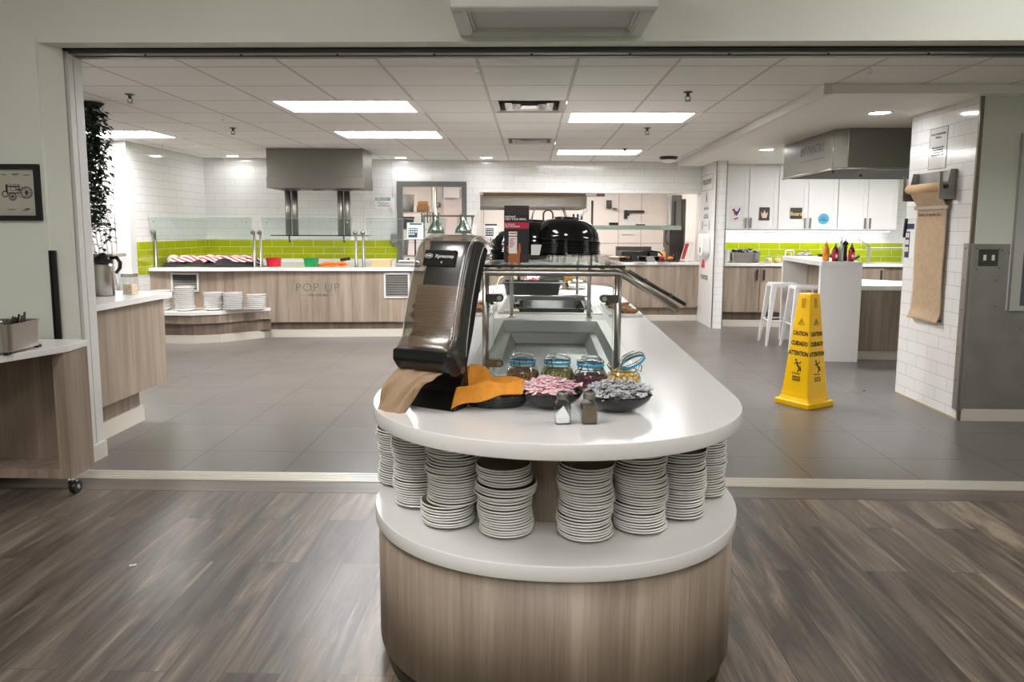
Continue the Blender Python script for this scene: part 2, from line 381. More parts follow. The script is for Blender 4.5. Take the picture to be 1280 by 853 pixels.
# ================================================================ THE SETTING
BO = (-.765, 11.0, 0); BA = .08
def bk(u, v=0, z=0):   # along the back wall, out from it, up
    return (BO[0] + u * math.cos(BA) + v * math.sin(BA), BO[1] + u * math.sin(BA) - v * math.cos(BA), z)
CZ = 2.4246
struct('floor', MB().box(-5, 5, -4.5, 3.722, -.1, 0), 'vinyl')
struct('trim_1', MB().box(-5, 5, 3.724, 3.886, -.1, .0005), wood_lam('threshold plank', (106, 96, 86), (80, 72, 65), .35, 'X'))
th = MB().box(-5, 5, 3.888, 4.03, -.1, .004)
for k in range(5): th.box(-5, 5, 3.90 + k * .026, 3.912 + k * .026, .003, .0065)
struct('trim_2', th, pbr('pale metal threshold', (205, 199, 188), .4, .5))
struct('floor', MB().box(-6.2, 6.2, 4.031, 14.4, -.1, 0), 'floor_tile')
# back wall, with a doorway and the serving window
wb = MB()
wb.box(-4.3, -1.24, 0, .15, 0, CZ).box(-1.24, -.2, 0, .15, 2.105, CZ).box(-.2, -.02, 0, .15, 0, CZ).box(-.02, 3.38, 0, .15, 1.96, CZ).box(3.38, 3.56, 0, .15, 0, CZ)
struct('wall_back', wb, 'tileX', BO, BA)
struct('trim_3', MB().box(-4.2, -1.245, -.006, 0, .824, 1.231), 'greenX', BO, BA)
struct('wall_left', MB().box(-4.95, -4.8, 8.72, 11.0, 0, CZ), 'tileY')
struct('trim_4', MB().box(-4.8, -4.794, 8.75, 10.67, .824, 1.231), 'greenY')
struct('trim_5', MB().box(-4.96, -4.79, 8.60, 8.73, 0, CZ), 'whitepaint')
# sculpted white wall panel with running wave ridges
def wavey(u, v):
    x = -6.2 + 1.24 * u; z = v * 2.42
    ph = x * 52 + 2.2 * math.sin(z * 2.3 + x * 3) + 1.2 * math.sin(z * 5.1 + x * 7) + .5 * math.sin(z * 9 + 1)
    rdg = abs(math.sin(ph)) ** .6
    return (x, 8.62 - .034 * rdg, z)
wv = MB().grid(wavey, 200, 90); wv.box(-6.2, -4.96, 8.62, 8.72, 0, CZ)
struct('wall_left', wv, 'wave')
struct('wall_left', MB().box(-6.35, -6.2, 4.15, 8.72, 0, CZ), 'whitepaint')
# dining side shell
struct('wall_left', MB().box(-5.1, -5, -4.6, 4.03, 0, 3.3), 'paint_dark')
struct('wall_right', MB().box(5, 5.1, -4.6, 4.03, 0, 3.3), 'paint_dark')
struct('wall_rear', MB().box(-5.1, 5.1, -4.6, -4.5, 0, 3.3), 'paint_dark')
struct('ceiling', MB().box(-5.1, 5.1, -4.6, 4.16, 3.3, 3.37), pbr('dining ceiling', (214, 211, 204), .8))
for i, (x, y) in enumerate([(-3.0, -2.6), (0, -2.6), (3.0, -2.6), (-1.5, 1.2), (2.9, 2.4), (0, -.8)]):  # unseen panels added as fill for header, floor and island front
    t = thing('ceiling_light', 'added unseen fill light panel on the dining side ceiling', 'light', (x, y, 3.3), group='added dining side fill lights')
    f = MB(); 
    for q in ((-.31, .31, -.62, -.59), (-.31, .31, .59, .62), (-.31, -.28, -.59, .59), (.28, .31, -.59, .59)): f.box(*q, -.03, -.001)
    f.build('frame', 'white', t); MB().box(-.28, .28, -.59, .59, -.02, -.003).build('lens', 'dinefill', t)
# front partition: left wall, angled jamb, header
struct('wall_front', MB().box(-6.35, -2.70, 4.012, 4.15, 0, 2.43).prism([(-2.70, 4.03), (-2.638, 4.15), (-2.70, 4.15)], 0, 2.41), 'paint')
struct('wall_front', MB().box(-6.35, 6.35, 4.03, 4.15, 2.41, 3.3), 'paint')
jb = MB().box(-2.9, -2.655, 4.165, 4.30, 0, 2.40).box(-2.655, -2.632, 4.18, 4.225, 0, 2.40).box(-2.655, -2.637, 4.24, 4.30, 0, 2.40)
struct('trim_6', jb, 'whitepaint')
struct('trim_7', MB().box(-2.9, -2.66, 4.15, 4.166, 0, 2.40), 'blackmatt')
struct('wall_front', MB().box(-6.2, -2.64, 4.30, 4.32, 0, CZ), 'whitepaint')
tr = MB().box(-6.2, 6.2, 4.15, 4.168, 2.405, 2.46).box(-6.2, 6.2, 4.186, 4.24, 2.388, 2.46).box(-6.2, 6.2, 4.25, 4.30, 2.383, 2.46)
tr.box(-6.2, 6.2, 4.168, 4.186, 2.412, 2.46).box(-6.2, 6.2, 4.24, 4.25, 2.40, 2.46)
struct('trim_8', tr, pbr('track metal', (112, 114, 110), .4, .8))
struct('trim_9', MB().box(-6.2, 6.2, 4.146, 4.152, 2.402, 2.412), 'blackmatt')
for k in range(9):
    tag(MB().lathe([(.007, -.006), (.007, 0)], n=10).build('track_bolt', 'blackmatt', None, (-2.2 + .55 * k, 4.213, 2.388)), 'small black bolt head along the folding door track over the opening', 'bolt', 'track bolts')
bb = MB().box(-2.70, -2.66, 3.99, 4.03, 0, .10).box(-6.2, -2.7, 3.995, 4.012, 0, .10)
struct('baseboard_left', bb, pbr('grey rubber base', (100, 94, 88), .5))
struct('baseboard_jamb', MB().box(-2.66, -2.618, 4.045, 4.31, 0, .10), 'cove')
# ceiling of tile room: grid cells, with cells left open for lights and diffusers
X0, Y0 = -2.7652, 4.7031
LIGHTS = [(1, 2), (1, 5), (5, 3), (5, 8), (-4, 5)]
VENTS = [(4, 2), (4, 6)]
skip = set()
for i, j in LIGHTS: skip |= {(i, j), (i + 1, j)}
for c in VENTS: skip.add(c)
cb = MB()
for i in range(-6, 15):
    for j in range(-1, 16):
        if (i, j) in skip: continue
        a, b_ = X0 + .61 * i, Y0 + .61 * j; y0 = max(b_, 4.27)
        cb.add([(a, y0, CZ), (a + .61, y0, CZ), (a + .61, b_ + .61, CZ), (a, b_ + .61, CZ)], [[3, 2, 1, 0]])
struct('ceiling', cb, 'ceil')
# pantry side: soffit, walls
struct('ceiling', MB().prism([(2.06, 5.26), (6.2, 5.30), (6.2, 11.5), (2.24, 11.5)], 2.36, CZ - .002), 'ceil_plain')
struct('trim_10', MB().prism([(2.035, 5.245), (2.09, 5.245), (2.275, 11.2), (2.215, 11.2)], 2.352, CZ - .003), pbr('soffit edge', (214, 211, 200), .5))
struct('wall_pillar', MB().box(3.21, 6.2, 5.37, 6.3, 0, 2.36), 'paint_dark')
struct('wall_pillar', MB().box(3.195, 3.21, 5.38, 6.305, 0, 2.36), 'tileY')
struct('trim_11', MB().box(3.19, 3.216, 5.362, 5.382, 0, 2.36), pbr('corner trim', (120, 110, 92), .4, .6))
struct('baseboard_right', MB().box(3.21, 6.2, 5.355, 5.37, 0, .09), 'cove')
struct('trim_12', MB().box(3.188, 3.195, 5.37, 6.305, 0, .012), pbr('tan caulk', (172, 152, 120), .6))
struct('wall_pantry', MB().box(2.604, 2.74, 10.35, 11.4, 0, 2.36), 'tileX')
struct('wall_pantry', MB().box(2.59, 2.604, 10.352, 11.4, 0, 2.36), pbr('glossy white board', (228, 226, 222), .15))
struct('trim_13', MB().box(2.586, 2.60, 10.343, 10.356, 0, 2.36).box(2.734, 2.746, 10.343, 10.356, 0, 2.36), pbr('edge trim', (150, 150, 146), .3, .8))
struct('wall_pantry', MB().box(2.74, 6.2, 11.1, 11.25, 0, 2.36), 'tileX')
struct('trim_14', MB().box(2.74, 5.6, 11.094, 11.1, .93, 1.218), brickmat('lime wall tile', (158, 168, 12), (205, 208, 140), .3048, .1016, .003, .12, 'XZ', (.05, -.913))[0])
struct('wall_pantry', MB().box(6.2, 6.35, 5.3, 11.25, 0, 2.42), 'whitepaint')
struct('wall_right', MB().box(6.2, 6.35, 4.03, 5.37, 0, 2.42), 'whitepaint')
# kitchen behind the serving window
kb = MB().box(-2.6, 3.9, 3.2, 3.3, 0, CZ).box(-2.7, -2.6, .15, 3.3, 0, CZ).box(3.7, 3.8, .15, 3.3, 0, CZ)
struct('wall_kitchen', kb, 'frp', BO, BA)
kj = MB()
for u in (-2.0, -.9, .1, 1.25, 1.62, 2.05, 2.75, 3.2): kj.box(u, u + .012, 3.195, 3.2, .2, CZ)
kj.box(-2.6, 3.7, 3.19, 3.2, 1.13, 1.14)
struct('trim_15', kj, 'frp2', BO, BA)
for u, v in ((-1.6, 1.3), (.7, 1.6), (2.3, 1.6)):
    t = thing('ceiling_light', 'kitchen ceiling light fitting beyond the serving window', 'light', bk(u, -v, CZ - .001), BA, 'kitchen ceiling lights')
    f = MB()
    for q in ((-.61, .61, -.305, -.27), (-.61, .61, .27, .305), (-.61, -.58, -.27, .27), (.58, .61, -.27, .27)): f.box(*q, -.02, -.001)
    f.build('frame', 'white', t); MB().box(-.58, .58, -.27, .27, -.012, -.002).build('lens', 'kitch', t)
# grey door frame and the door standing open inside
df = MB().box(-1.24, -1.165, -.03, .17, 0, 2.105).box(-.275, -.2, -.03, .17, 0, 2.105).box(-1.165, -.275, -.03, .17, 2.035, 2.105)
struct('door_1', df, 'doorgrey', BO, BA)
struct('trim_16', MB().box(-.02, .0, -.012, .16, .93, 1.97).box(3.36, 3.38, -.012, .16, .93, 1.97).box(0, 3.36, -.012, .16, 1.955, 1.97), 'frp', BO, BA)
# window and metal wall sheet on the right
wf = MB()
for q in ((3.49, 3.56, .83, 2.10), (5.0, 5.07, .83, 2.10)): wf.box(q[0], q[1], 5.34, 5.37, q[2], q[3])
wf.box(3.56, 5.0, 5.34, 5.37, .83, .865).box(3.56, 5.0, 5.34, 5.37, 2.06, 2.10)
wn = struct('window_1', wf, pbr('grey window frame', (176, 176, 170), .4))
MB().box(3.555, 5.005, 5.352, 5.366, .86, 2.065).build('pane', 'winglass', wn)
gs = MB().box(3.212, 3.475, 5.362, 5.369, .09, 1.314).box(3.475, 5.2, 5.362, 5.369, .09, .828)
struct('trim_17', gs, 'galv')
struct('trim_18', MB().box(3.176, 3.194, 5.36, 5.42, .08, 1.318).box(3.19, 3.215, 5.354, 5.363, .08, 1.318), pbr('steel corner guard', (158, 154, 148), .4, .85))
sc_ = MB()
for x, z in ((3.24, 1.28), (3.26, 1.26), (3.42, 1.27), (3.40, 1.28), (3.25, 1.13), (3.41, 1.14), (3.39, 1.05), (3.40, .86), (3.47, 1.25), (3.6, .7), (3.7, .4)): sc_.lathe([(.006, 0), (.005, .004)], (0, 0, 0), 8) if 0 else sc_.ball((x, 5.361, z), .005, 6)
sc_.m = Matrix()
for z in (1.28, 1.05, .83, .55, .3): sc_.ball((3.175, 5.39, z), .005, 6)
struct('trim_19', sc_, 'dsteel')

# ================================================================ ceiling fittings
where_l = ['nearest on the left, above the pop-up counter aisle', 'second on the left, in front of the steel canopy', 'on the right of the near air diffuser', 'farthest on the right, by the serving window wall', 'at far left, above the sculpted white wall']
for k, (i, j) in enumerate(LIGHTS):
    t = thing('ceiling_light', 'recessed white fluorescent ceiling light ' + where_l[k], 'light', (X0 + .61 * i + .61, Y0 + .61 * j + .305, CZ), group='recessed ceiling lights over the tiled floor')
    f = MB(); a, b_ = .61, .305
    f.prism([(-a, 0), (-a, .1), (-a + .004, .1), (-a + .07, .0)], -b_, b_, axis='Y').prism([(a, 0), (a, .1), (a - .004, .1), (a - .07, 0)], -b_, b_, axis='Y')
    f.box(-a + .04, a - .04, -b_, -b_ + .03, 0, .1).box(-a + .04, a - .04, b_ - .03, b_, 0, .1).box(-a, a, -b_, b_, .1, .11)
    f.build('housing', 'white', t)
    MB().prism([(-.25, .09), (-.16, .055), (0, .045), (.16, .055), (.25, .09)], -.54, .54, axis='X').build('lens', 'troffer', t)
for k, (i, j) in enumerate(VENTS):
    t = thing('air_diffuser', ['square metal ceiling air diffuser nearer the opening', 'square white ceiling air diffuser farther back'][k], 'vent', (X0 + .61 * i + .305, Y0 + .61 * j + .305, CZ), group='ceiling air diffusers')
    MB().box(-.305, .305, -.305, .305, .1, .11).build('duct_back', 'blackmatt', t)
    c = MB()
    def ring(a0, z0, a1, z1):
        V = [(-a0, -a0, z0), (a0, -a0, z0), (a0, a0, z0), (-a0, a0, z0), (-a1, -a1, z1), (a1, -a1, z1), (a1, a1, z1), (-a1, a1, z1)]
        c.add(V, [[q, (q + 1) % 4, (q + 1) % 4 + 4, q + 4] for q in range(4)])
    ring(.302, 0, .25, .012); ring(.25, .012, .245, .1); ring(.2, .0, .15, .05); ring(.14, .0, .1, .045); ring(.08, -.002, .04, .03); c.box(-.04, .04, -.04, .04, .03, .032)
    c.build('cone', 'steel' if k == 0 else 'whitepaint', t, solid=.002)
for k, (x, y, z) in enumerate([(-4.25, 10.39, CZ), (-1.88, 10.59, CZ), (-.64, 10.57, CZ), (2.824, 6.10, 2.36), (2.80, 8.87, 2.36), ]):
    nm = ['far left corner over the pop-up counter', 'to the left of the grey doorway', 'to the right of the grey doorway', 'in the lowered soffit beside the tiled pillar', 'in the lowered soffit over the bar stools'][k]
    t = thing('downlight', 'small round white ceiling downlight ' + nm, 'light', (x, y, z), group='round downlights')
    MB().lathe([(.105, 0), (.105, -.006), (.085, -.008), (.08, 0)], n=28).build('trim_ring', 'white', t)
    MB().lathe([(.078, -.004), (.02, -.006), (0, -.006)], n=24).build('lens', 'down', t)
t = thing('ceiling_light', 'added fill light in the pantry soffit hidden behind the steel hood', 'light', (4.45, 9.0, 2.36))  # added fill panel, hidden by the hood, brightens the cabinet doors
f = MB()
for q in ((-.6, .6, -.3, -.26), (-.6, .6, .26, .3), (-.6, -.56, -.26, .26), (.56, .6, -.26, .26)): f.box(*q, -.02, -.001)
f.build('frame', 'white', t); MB().box(-.56, .56, -.26, .26, -.014, -.002).build('lens', 'pantryfill', t)
for k, (x, y) in enumerate([(-3.085, 5.64), (-3.05, 7.5), (1.16, 5.56), (1.166, 7.49), (1.186, 9.4)]):
    nm = ['near left', 'far left, before the steel canopy', 'near right', 'right, behind the near right light', 'far right, over the serving window'][k]
    t = thing('sprinkler_head', 'dark ceiling sprinkler head ' + nm, 'sprinkler', (x, y, CZ), group='ceiling sprinklers')
    MB().lathe([(.035, 0), (.035, -.004), (.014, -.008), (.012, -.03), (.018, -.034)], n=16).build('escutcheon', 'dsteel', t)
    MB().tube([(-.014, 0, -.03), (-.02, 0, -.045), (-.008, 0, -.062), (.008, 0, -.062), (.02, 0, -.045), (.014, 0, -.03)], .003, 6).lathe([(.024, -.064), (.024, -.067)], n=12).build('deflector', 'dsteel', t)
hooks = [(279, 146), (230, 158), (203, 184), (245, 181), (322, 184), (569, 187), (597, 84), (1087, 84), (111, 147)]
def ceil_at(px, py, z=CZ):
    d = fw + r2 * (px - 640) / F_PX - u2 * (py - 389.58) / F_PX
    tt = (z - CAM_H) / d.z; return (d.x * tt, d.y * tt, z)
for px, py in hooks:
    c = ceil_at(px, py - 3)
    tag(MB().tube([(0, 0, 0), (0, 0, -.02), (.012, 0, -.032), (.016, 0, -.045), (.004, 0, -.054), (-.01, 0, -.046)], .004, 6).build('ceiling_hook', 'white', None, c), 'small white hook hanging from the ceiling grid over the tiled floor', 'hook', 'small ceiling hooks')
t = thing('ceiling_speaker', 'small black and white domed device on the ceiling by the serving window', 'device', (1.93, 10.42, CZ))
MB().lathe([(.13, 0), (.13, -.02), (.10, -.045)], n=28).build('rim', 'black', t)
MB().lathe([(.10, -.045), (.085, -.07), (.04, -.085), (0, -.087)], n=28).build('dome', 'white', t)
# boxed screen casing on the header
t = thing('ceiling_cabinet', 'white wooden moulded box fixed high on the header above the opening', 'cabinet', (.10, 3.765, 2.43))
MB().box(-.455, .455, -.245, .26, .06, .248).build('casing', 'whitepaint', t)
fr = MB()
for q in ((-.485, .485, -.265, -.20), (-.485, .485, .215, .262), (-.485, -.42, -.20, .215), (.42, .485, -.20, .215)): fr.box(*q, 0, .055, 0, .006)
for k in range(2):
    a = .42 - .012 * k; b_ = .20 - .012 * k
    for q in ((-a, a, -b_, -b_ + .009), (-a, a, .215 - .012 * k - .009, .215 - .012 * k), (-a, -a + .009, -b_, .21), (a - .009, a, -b_, .21)): fr.box(*q, .008 + .01 * k, .05)
fr.build('moulding', 'whitepaint', t)
MB().box(-.40, .40, -.18, .20, .03, .045).build('panel', pbr('pale panel', (188, 190, 186), .6), t)

# ================================================================ framed print and corner guard (front left)
t = thing('picture_frame', 'black framed tractor drawing hanging on the wall left of the opening', 'picture', (-2.86, 4.010, 1.60))
f = MB(); a, b_ = .14, .155
for q in ((-a, a, -b_, -b_ + .028), (-a, a, b_ - .028, b_), (-a, -a + .028, -b_ + .028, b_ - .028), (a - .028, a, -b_ + .028, b_ - .028)): f.box(q[0], q[1], -.02, 0, q[2], q[3])
f.build('frame', 'blackmatt', t)
sh = MB().box(-.113, .113, -.006, -.001, -.128, .128).build('print', pbr('aged paper', (176, 172, 160), .8), t)
ink = MB(); Yk = -.007
def circ(x, z, r, n=20, w=.0012):
    ink.tube([(x + r * math.cos(2 * PI * k / n), Yk, z + r * math.sin(2 * PI * k / n)) for k in range(n)], w, 4, closed=True)
def ln(*p, w=.0011): ink.tube([(a_, Yk, b__) for a_, b__ in p], w, 4)
circ(.06, .0, .033); circ(.06, 0, .028); circ(.06, 0, .007); circ(-.02, -.022, .022); circ(-.02, -.022, .018); circ(-.062, -.008, .018); circ(-.062, -.008, .014); circ(.035, .0, .027)
for k in range(10): an = 2 * PI * k / 10; ln((.06, 0), (.06 + .028 * math.cos(an), .028 * math.sin(an))); ln((-.02, -.022), (-.02 + .018 * math.cos(an), -.022 + .018 * math.sin(an)))
ln((-.055, .042), (-.055, 0)); ln((-.05, .042), (-.05, 0), w=.004); ln((-.055, .045), (.022, .042)); ln((-.05, .034), (.02, .032), w=.003); ln((-.05, 0), (.03, -.004), w=.002); ln((.02, .042), (.02, 0), w=.002)
ln((-.03, .03), (.0, .03), (.0, .01), (-.03, .01), (-.03, .03)); ln((.0, .02), (.03, .012), w=.003)
for zz, xa, xb in ((.098, -.075, -.05), (.102, -.02, .022), (.096, -.012, .014), (.096, .05, .085), (-.094, -.055, -.012), (-.098, .03, .06), (-.092, .04, .075), (-.088, .05, .07)): ln((xa, zz), (xb, zz), w=.0014)
ink.build('drawing', 'ink', sh)
tag(MB().box(-.018, .018, -.016, .0, 0, .82, 0, .003).box(-.018, -.010, -.022, -.016, 0, .82).build('corner_guard', 'black', None, (-2.673, 4.010, .46)), 'tall black corner guard strip fixed to the wall beside the opening', 'corner guard')

# ================================================================ THE ISLAND
IR = -.02
IX, IY = .085, 2.40
def isl(x, y, z=0): return (IX + x * math.cos(IR) - y * math.sin(IR), IY + x * math.sin(IR) + y * math.cos(IR), z)
def nose(a, b_, y0, n=40, p=2.15):
    out = []
    for k in range(n + 1):
        t_ = PI + PI * k / n; c, s_ = math.cos(t_), math.sin(t_)
        out.append((a * math.copysign(abs(c) ** (2 / p), c), y0 + b_ * math.copysign(abs(s_) ** (2 / p), s_)))
    return out
def outline(a, b_, y0, yend, r=.4): return nose(a, b_, y0) + arc(a - r, yend - r, r, 0, PI / 2, 10) + arc(-a + r, yend - r, r, PI / 2, PI, 10)
TOP = .868; SH = .51
isd = thing('buffet_island', 'greige wood buffet island with a rounded end on the plank floor', 'counter', isl(0, 0), IR)
MB().prism(outline(.57, .56, .03, 4.66), .0, .07, smooth=True).build('kick_plate', 'kick', isd)
MB().prism(outline(.597, .575, .045, 4.69), .065, SH - .045, smooth=True).build('base_panel', 'wood', isd)
riser = nose(.345, .33, .08, 30, 2) + [(.345, 1.25), (.59, 1.25)] + arc(.59 - .36, 4.68 - .36, .36, 0, PI / 2, 8) + arc(-.59 + .36, 4.68 - .36, .36, PI / 2, PI, 8) + [(-.59, 1.25), (-.345, 1.25)]
riser_o = MB().prism(riser, SH, TOP - .064).build('riser_panel', 'wood', isd)
MB().prism(outline(.608, .595, .05, 1.3, .05), SH - .045, SH, smooth=True).build('plate_shelf', 'solid', isd, bevel=.003)
bolts = MB()
for an in (200, 222, 245, 270, 295, 318, 340):
    c, s_ = math.cos(math.radians(an)), math.sin(math.radians(an)); bolts.ball((.575 * c, .03 + .565 * s_, .03), .006, 6)
bolts.build('kick_bolts', 'chrome', isd)
# worktop with two wells cut out
shade_board = MB().prism(outline(.55, .54, .0, 4.66), TOP - .063, TOP - .0455).build('shade_board', pbr('dark shade board', (92, 78, 66), .8), isd)  # unseen dark board added to dim the plates below the worktop
wt = MB().prism(outline(.593, .59, -.02, 4.72), TOP - .045, TOP, smooth=True).build('island_worktop', 'solid', None, isl(0, 0), IR)
tag(wt, 'long white solid surface worktop with rounded end on the buffet island', 'countertop')
WELLS = [(-.335, .325, .06, 1.90), (-.335, .335, 2.22, 3.58)]
cuts = MB()
for a, b_, c, d in WELLS: cuts.box(a + .02, b_ - .02, c + .02, d - .02, TOP - .3, TOP + .2)
co = cuts.build('cut', 'solid', None, isl(0, 0), IR)
bpy.context.view_layer.update()
for ob in (wt, shade_board, riser_o):
    md = ob.modifiers.new('hole', 'BOOLEAN'); md.object = co; md.operation = 'DIFFERENCE'; md.solver = 'EXACT'
    dg = bpy.context.evaluated_depsgraph_get(); me2 = D.meshes.new_from_object(ob.evaluated_get(dg)); ob.modifiers.clear(); ob.data = me2
D.objects.remove(co)
bvm = wt.modifiers.new('b', 'BEVEL'); bvm.width = .003; bvm.segments = 2; bvm.limit_method = 'ANGLE'
for k, (a, b_, c, d) in enumerate(WELLS):
    p = isl((a + b_) / 2, (c + d) / 2, TOP); w, h = (b_ - a) / 2, (d - c) / 2
    t = thing('food_well', ['large empty stainless cold well sunk in the worktop behind the glass jars', 'far stainless food well sunk in the worktop behind the empty one'][k], 'food well', p, IR, 'stainless wells in the island')
    f = MB(); fl = .055
    f.box(-w, w, -h, -h + fl, 0, .004).box(-w, w, h - fl, h, 0, .004).box(-w, -w + fl, -h + fl, h - fl, 0, .004).box(w - fl, w, -h + fl, h - fl, 0, .004)
    f.build('flange', 'basin', t)
    g = MB(); i0 = fl
    def rg(i1, z1, i2, z2):
        V = []
        for i_, z in ((i1, z1), (i2, z2)): V += [(-w + i_, -h + i_, z), (w - i_, -h + i_, z), (w - i_, h - i_, z), (-w + i_, h - i_, z)]
        g.add(V, [[q, q + 4, (q + 1) % 4 + 4, (q + 1) % 4] for q in range(4)])
    rg(i0, .004, i0 + .012, -.06); rg(i0 + .012, -.06, i0 + .045, -.064); rg(i0 + .045, -.064, i0 + .075, -.12)
    i_ = i0 + .075; g.add([(-w + i_, -h + i_, -.12), (w - i_, -h + i_, -.12), (w - i_, h - i_, -.123), (-w + i_, h - i_, -.123)], [[0, 1, 2, 3]])
    g.lathe([(.03, -.119), (.028, -.117)], (0, 0, 0), 16)
    g.build('basin', 'basin', t, solid=.002)
# black food pan and steel wall panel in the far well
p = isl(-.0, 2.72, TOP + .0)
t = thing('food_pan', 'black rectangular food pan set in the far well of the island', 'pan', p, IR)
f = MB()
def opentub(mb, w, h, z0, z1, inset=.02, lip=.012, th=.004, mi=0):
    V = []
    for i_, z in ((0, z1), (inset, z0)): V += [(x, y, z) for x, y in rrect(-w + i_, w - i_, -h + i_, h - i_, .03, 4)]
    n_ = len(V) // 2
    mb.add(V, [[q, (q + 1) % n_, (q + 1) % n_ + n_, q + n_] for q in range(n_)] + [list(range(n_, 2 * n_))[::-1]], False, mi)
    V = []
    for i_, z in ((th, z1), (inset + th, z0 + th)): V += [(x, y, z) for x, y in rrect(-w + i_, w - i_, -h + i_, h - i_, .03, 4)]
    mb.add(V, [[q + n_, (q + 1) % n_ + n_, (q + 1) % n_, q] for q in range(n_)] + [list(range(n_, 2 * n_))], False, mi)
    o_ = [(x, y, z1) for x, y in rrect(-w - lip, w + lip, -h - lip, h + lip, .03 + lip, 4)]; i__ = [(x, y, z1 + .001) for x, y in rrect(-w + th, w - th, -h + th, h - th, .03, 4)]
    lo = [(x, y, z1 - .008) for x, y, z in o_]
    mb.add(o_ + i__ + lo, [[q, (q + 1) % n_, (q + 1) % n_ + n_, q + n_] for q in range(n_)] + [[q + 2 * n_, (q + 1) % n_ + 2 * n_, (q + 1) % n_, q] for q in range(n_)], False, mi)
    return mb
opentub(f, .235, .27, -.09, .012); f.build('pan_body', 'blackgloss', t)
t = thing('well_wall', 'slanted mottled steel wall panel along the back of the far well', 'lid', isl(0, 3.30, TOP - .075), IR)  # sloping far wall of the well, built as its own panel
MB().prism([(-.27, 0), (.27, 0), (.30, .09), (-.30, .09)], -.004, .004, axis='Y').build('well_panel', 'steel', t, rot=(-.55, 0, 0), bevel=.001)
MB().tube([(-.3, .05, .085), (.3, .05, .085)], .006, 8).build('well_rim', 'chrome', t)
for s_ in (-1, 1):
    tag(MB().tube([(0, 0, 0), (.02, .1, .01), (.03, .22, .02)], .007, 6).tube([(.03, 0, 0), (.03, .1, .012), (.03, .22, .024)], .007, 6).build('tongs', 'black' if s_ < 0 else 'chrome', None, isl(.25 * s_, 2.55, TOP + .015), IR),
        ['', 'steel serving tongs lying at the right of the black pan', 'black serving tongs lying at the left of the black pan'][s_], 'tongs', 'tongs beside the black pan')
tag(MB().box(-.05, .05, -.07, .07, 0, .006, 0, .002).build('paper_slip', 'bread', None, isl(-.255, 2.33, TOP + .006), IR + .1), 'small cream paper slip on the left corner of the far well', 'paper')

# ---- sneeze guard frame
posts = [(2.60, -.161, .315), (4.44, -.115, .36), (5.98, -.095, .388)]
GZ = 1.25
t = thing('sneeze_guard', 'steel tube sneeze guard with glass shelf standing over the island wells', 'food guard', isl(0, .2, TOP))
inv = Matrix.Translation(t.location).inverted()
def wpart(mb, name, mat, parent=t, **k):
    mb2 = MB(); mb2.v = [tuple(Vector(q) - Vector(parent.location)) for q in mb.v]; mb2.f, mb2.sm, mb2.mi = mb.f, mb.sm, mb.mi
    return mb2.build(name, mat, parent, **k)
for y, xl, xr in posts:
    for x in (xl, xr):
        wpart(MB().tube([(x, y, TOP + .003), (x, y, GZ)], .0125, 16).lathe([(.022, TOP), (.022, TOP + .006), (.014, TOP + .012)], (x, y, 0), 16), 'post', 'steel')
    wpart(MB().tube([(xl - .27, y, GZ - .155), (xl - .018, y, GZ - .002), (xl + .01, y, GZ + .004), (xr - .01, y, GZ + .004), (xr + .018, y, GZ - .002), (xr + .21, y, GZ - .122)], .0118, 14), 'cross_bar', 'steel')
(ya, la, ra), (yb, lb, rb), (yc, lc, rc) = posts
z1 = GZ + .024
for (y0, l0, r0), (y1, l1, r1) in ((posts[0], posts[1]), (posts[1], posts[2])):
    y0 += -.03 if y0 < 3 else .02; y1 -= .0
    V = [(l0 - .02, y0, z1), (r0 + .02, y0, z1), (r1 + .02, y1, z1), (l1 - .02, y1, z1)]
    g = MB(); g.add([(x, y, z + dz) for dz in (0, .009) for x, y, z in V], [[3, 2, 1, 0], [4, 5, 6, 7]])
    e = MB(); e.box(l0 - .02, r0 + .02, y0 - .0005, y0 + .002, z1, z1 + .009)
    wpart(g, 'glass_shelf', 'glassd'); wpart(e, 'shelf_edge', 'glassedge')
    # right wing glass, sloping down from the corner
    sl = math.tan(math.radians(30))
    for sgn, x0_, x1_, L in ((1, r0, r1, .205), (-1, l0, l1, .23)):
        g = MB(); A = [(x0_ + sgn * .03, y0, z1 - .014), (x0_ + sgn * (.03 + L), y0, z1 - .014 - L * sl), (x1_ + sgn * (.03 + L), y1, z1 - .014 - L * sl), (x1_ + sgn * .03, y1, z1 - .014)]
        if sgn < 0: A = A[::-1]
        g.add([(x, y, z + dz) for dz in (0, .008) for x, y, z in A], [[3, 2, 1, 0], [4, 5, 6, 7]])
        wpart(g, 'glass_wing', 'glassd')
        e = MB(); e.tube([(x0_ + sgn * .03, y0, z1 - .010), (x0_ + sgn * (.03 + L), y0, z1 - .010 - L * sl)], .0065, 4); wpart(e, 'wing_edge', 'glassedge')
        cl = MB()
        for q in (.30, .74): cl.ball((x0_ + sgn * (.03 + L * q), y0 - .002, z1 - .008 - L * q * sl), .009, 8)
        wpart(cl, 'glass_clamp', 'dsteel')
for x in (la + .05, ra - .06): wpart(MB().lathe([(.009, 0), (.009, .014)], (x, ya - .02, z1 - .004), 10), 'shelf_stud', 'dsteel')
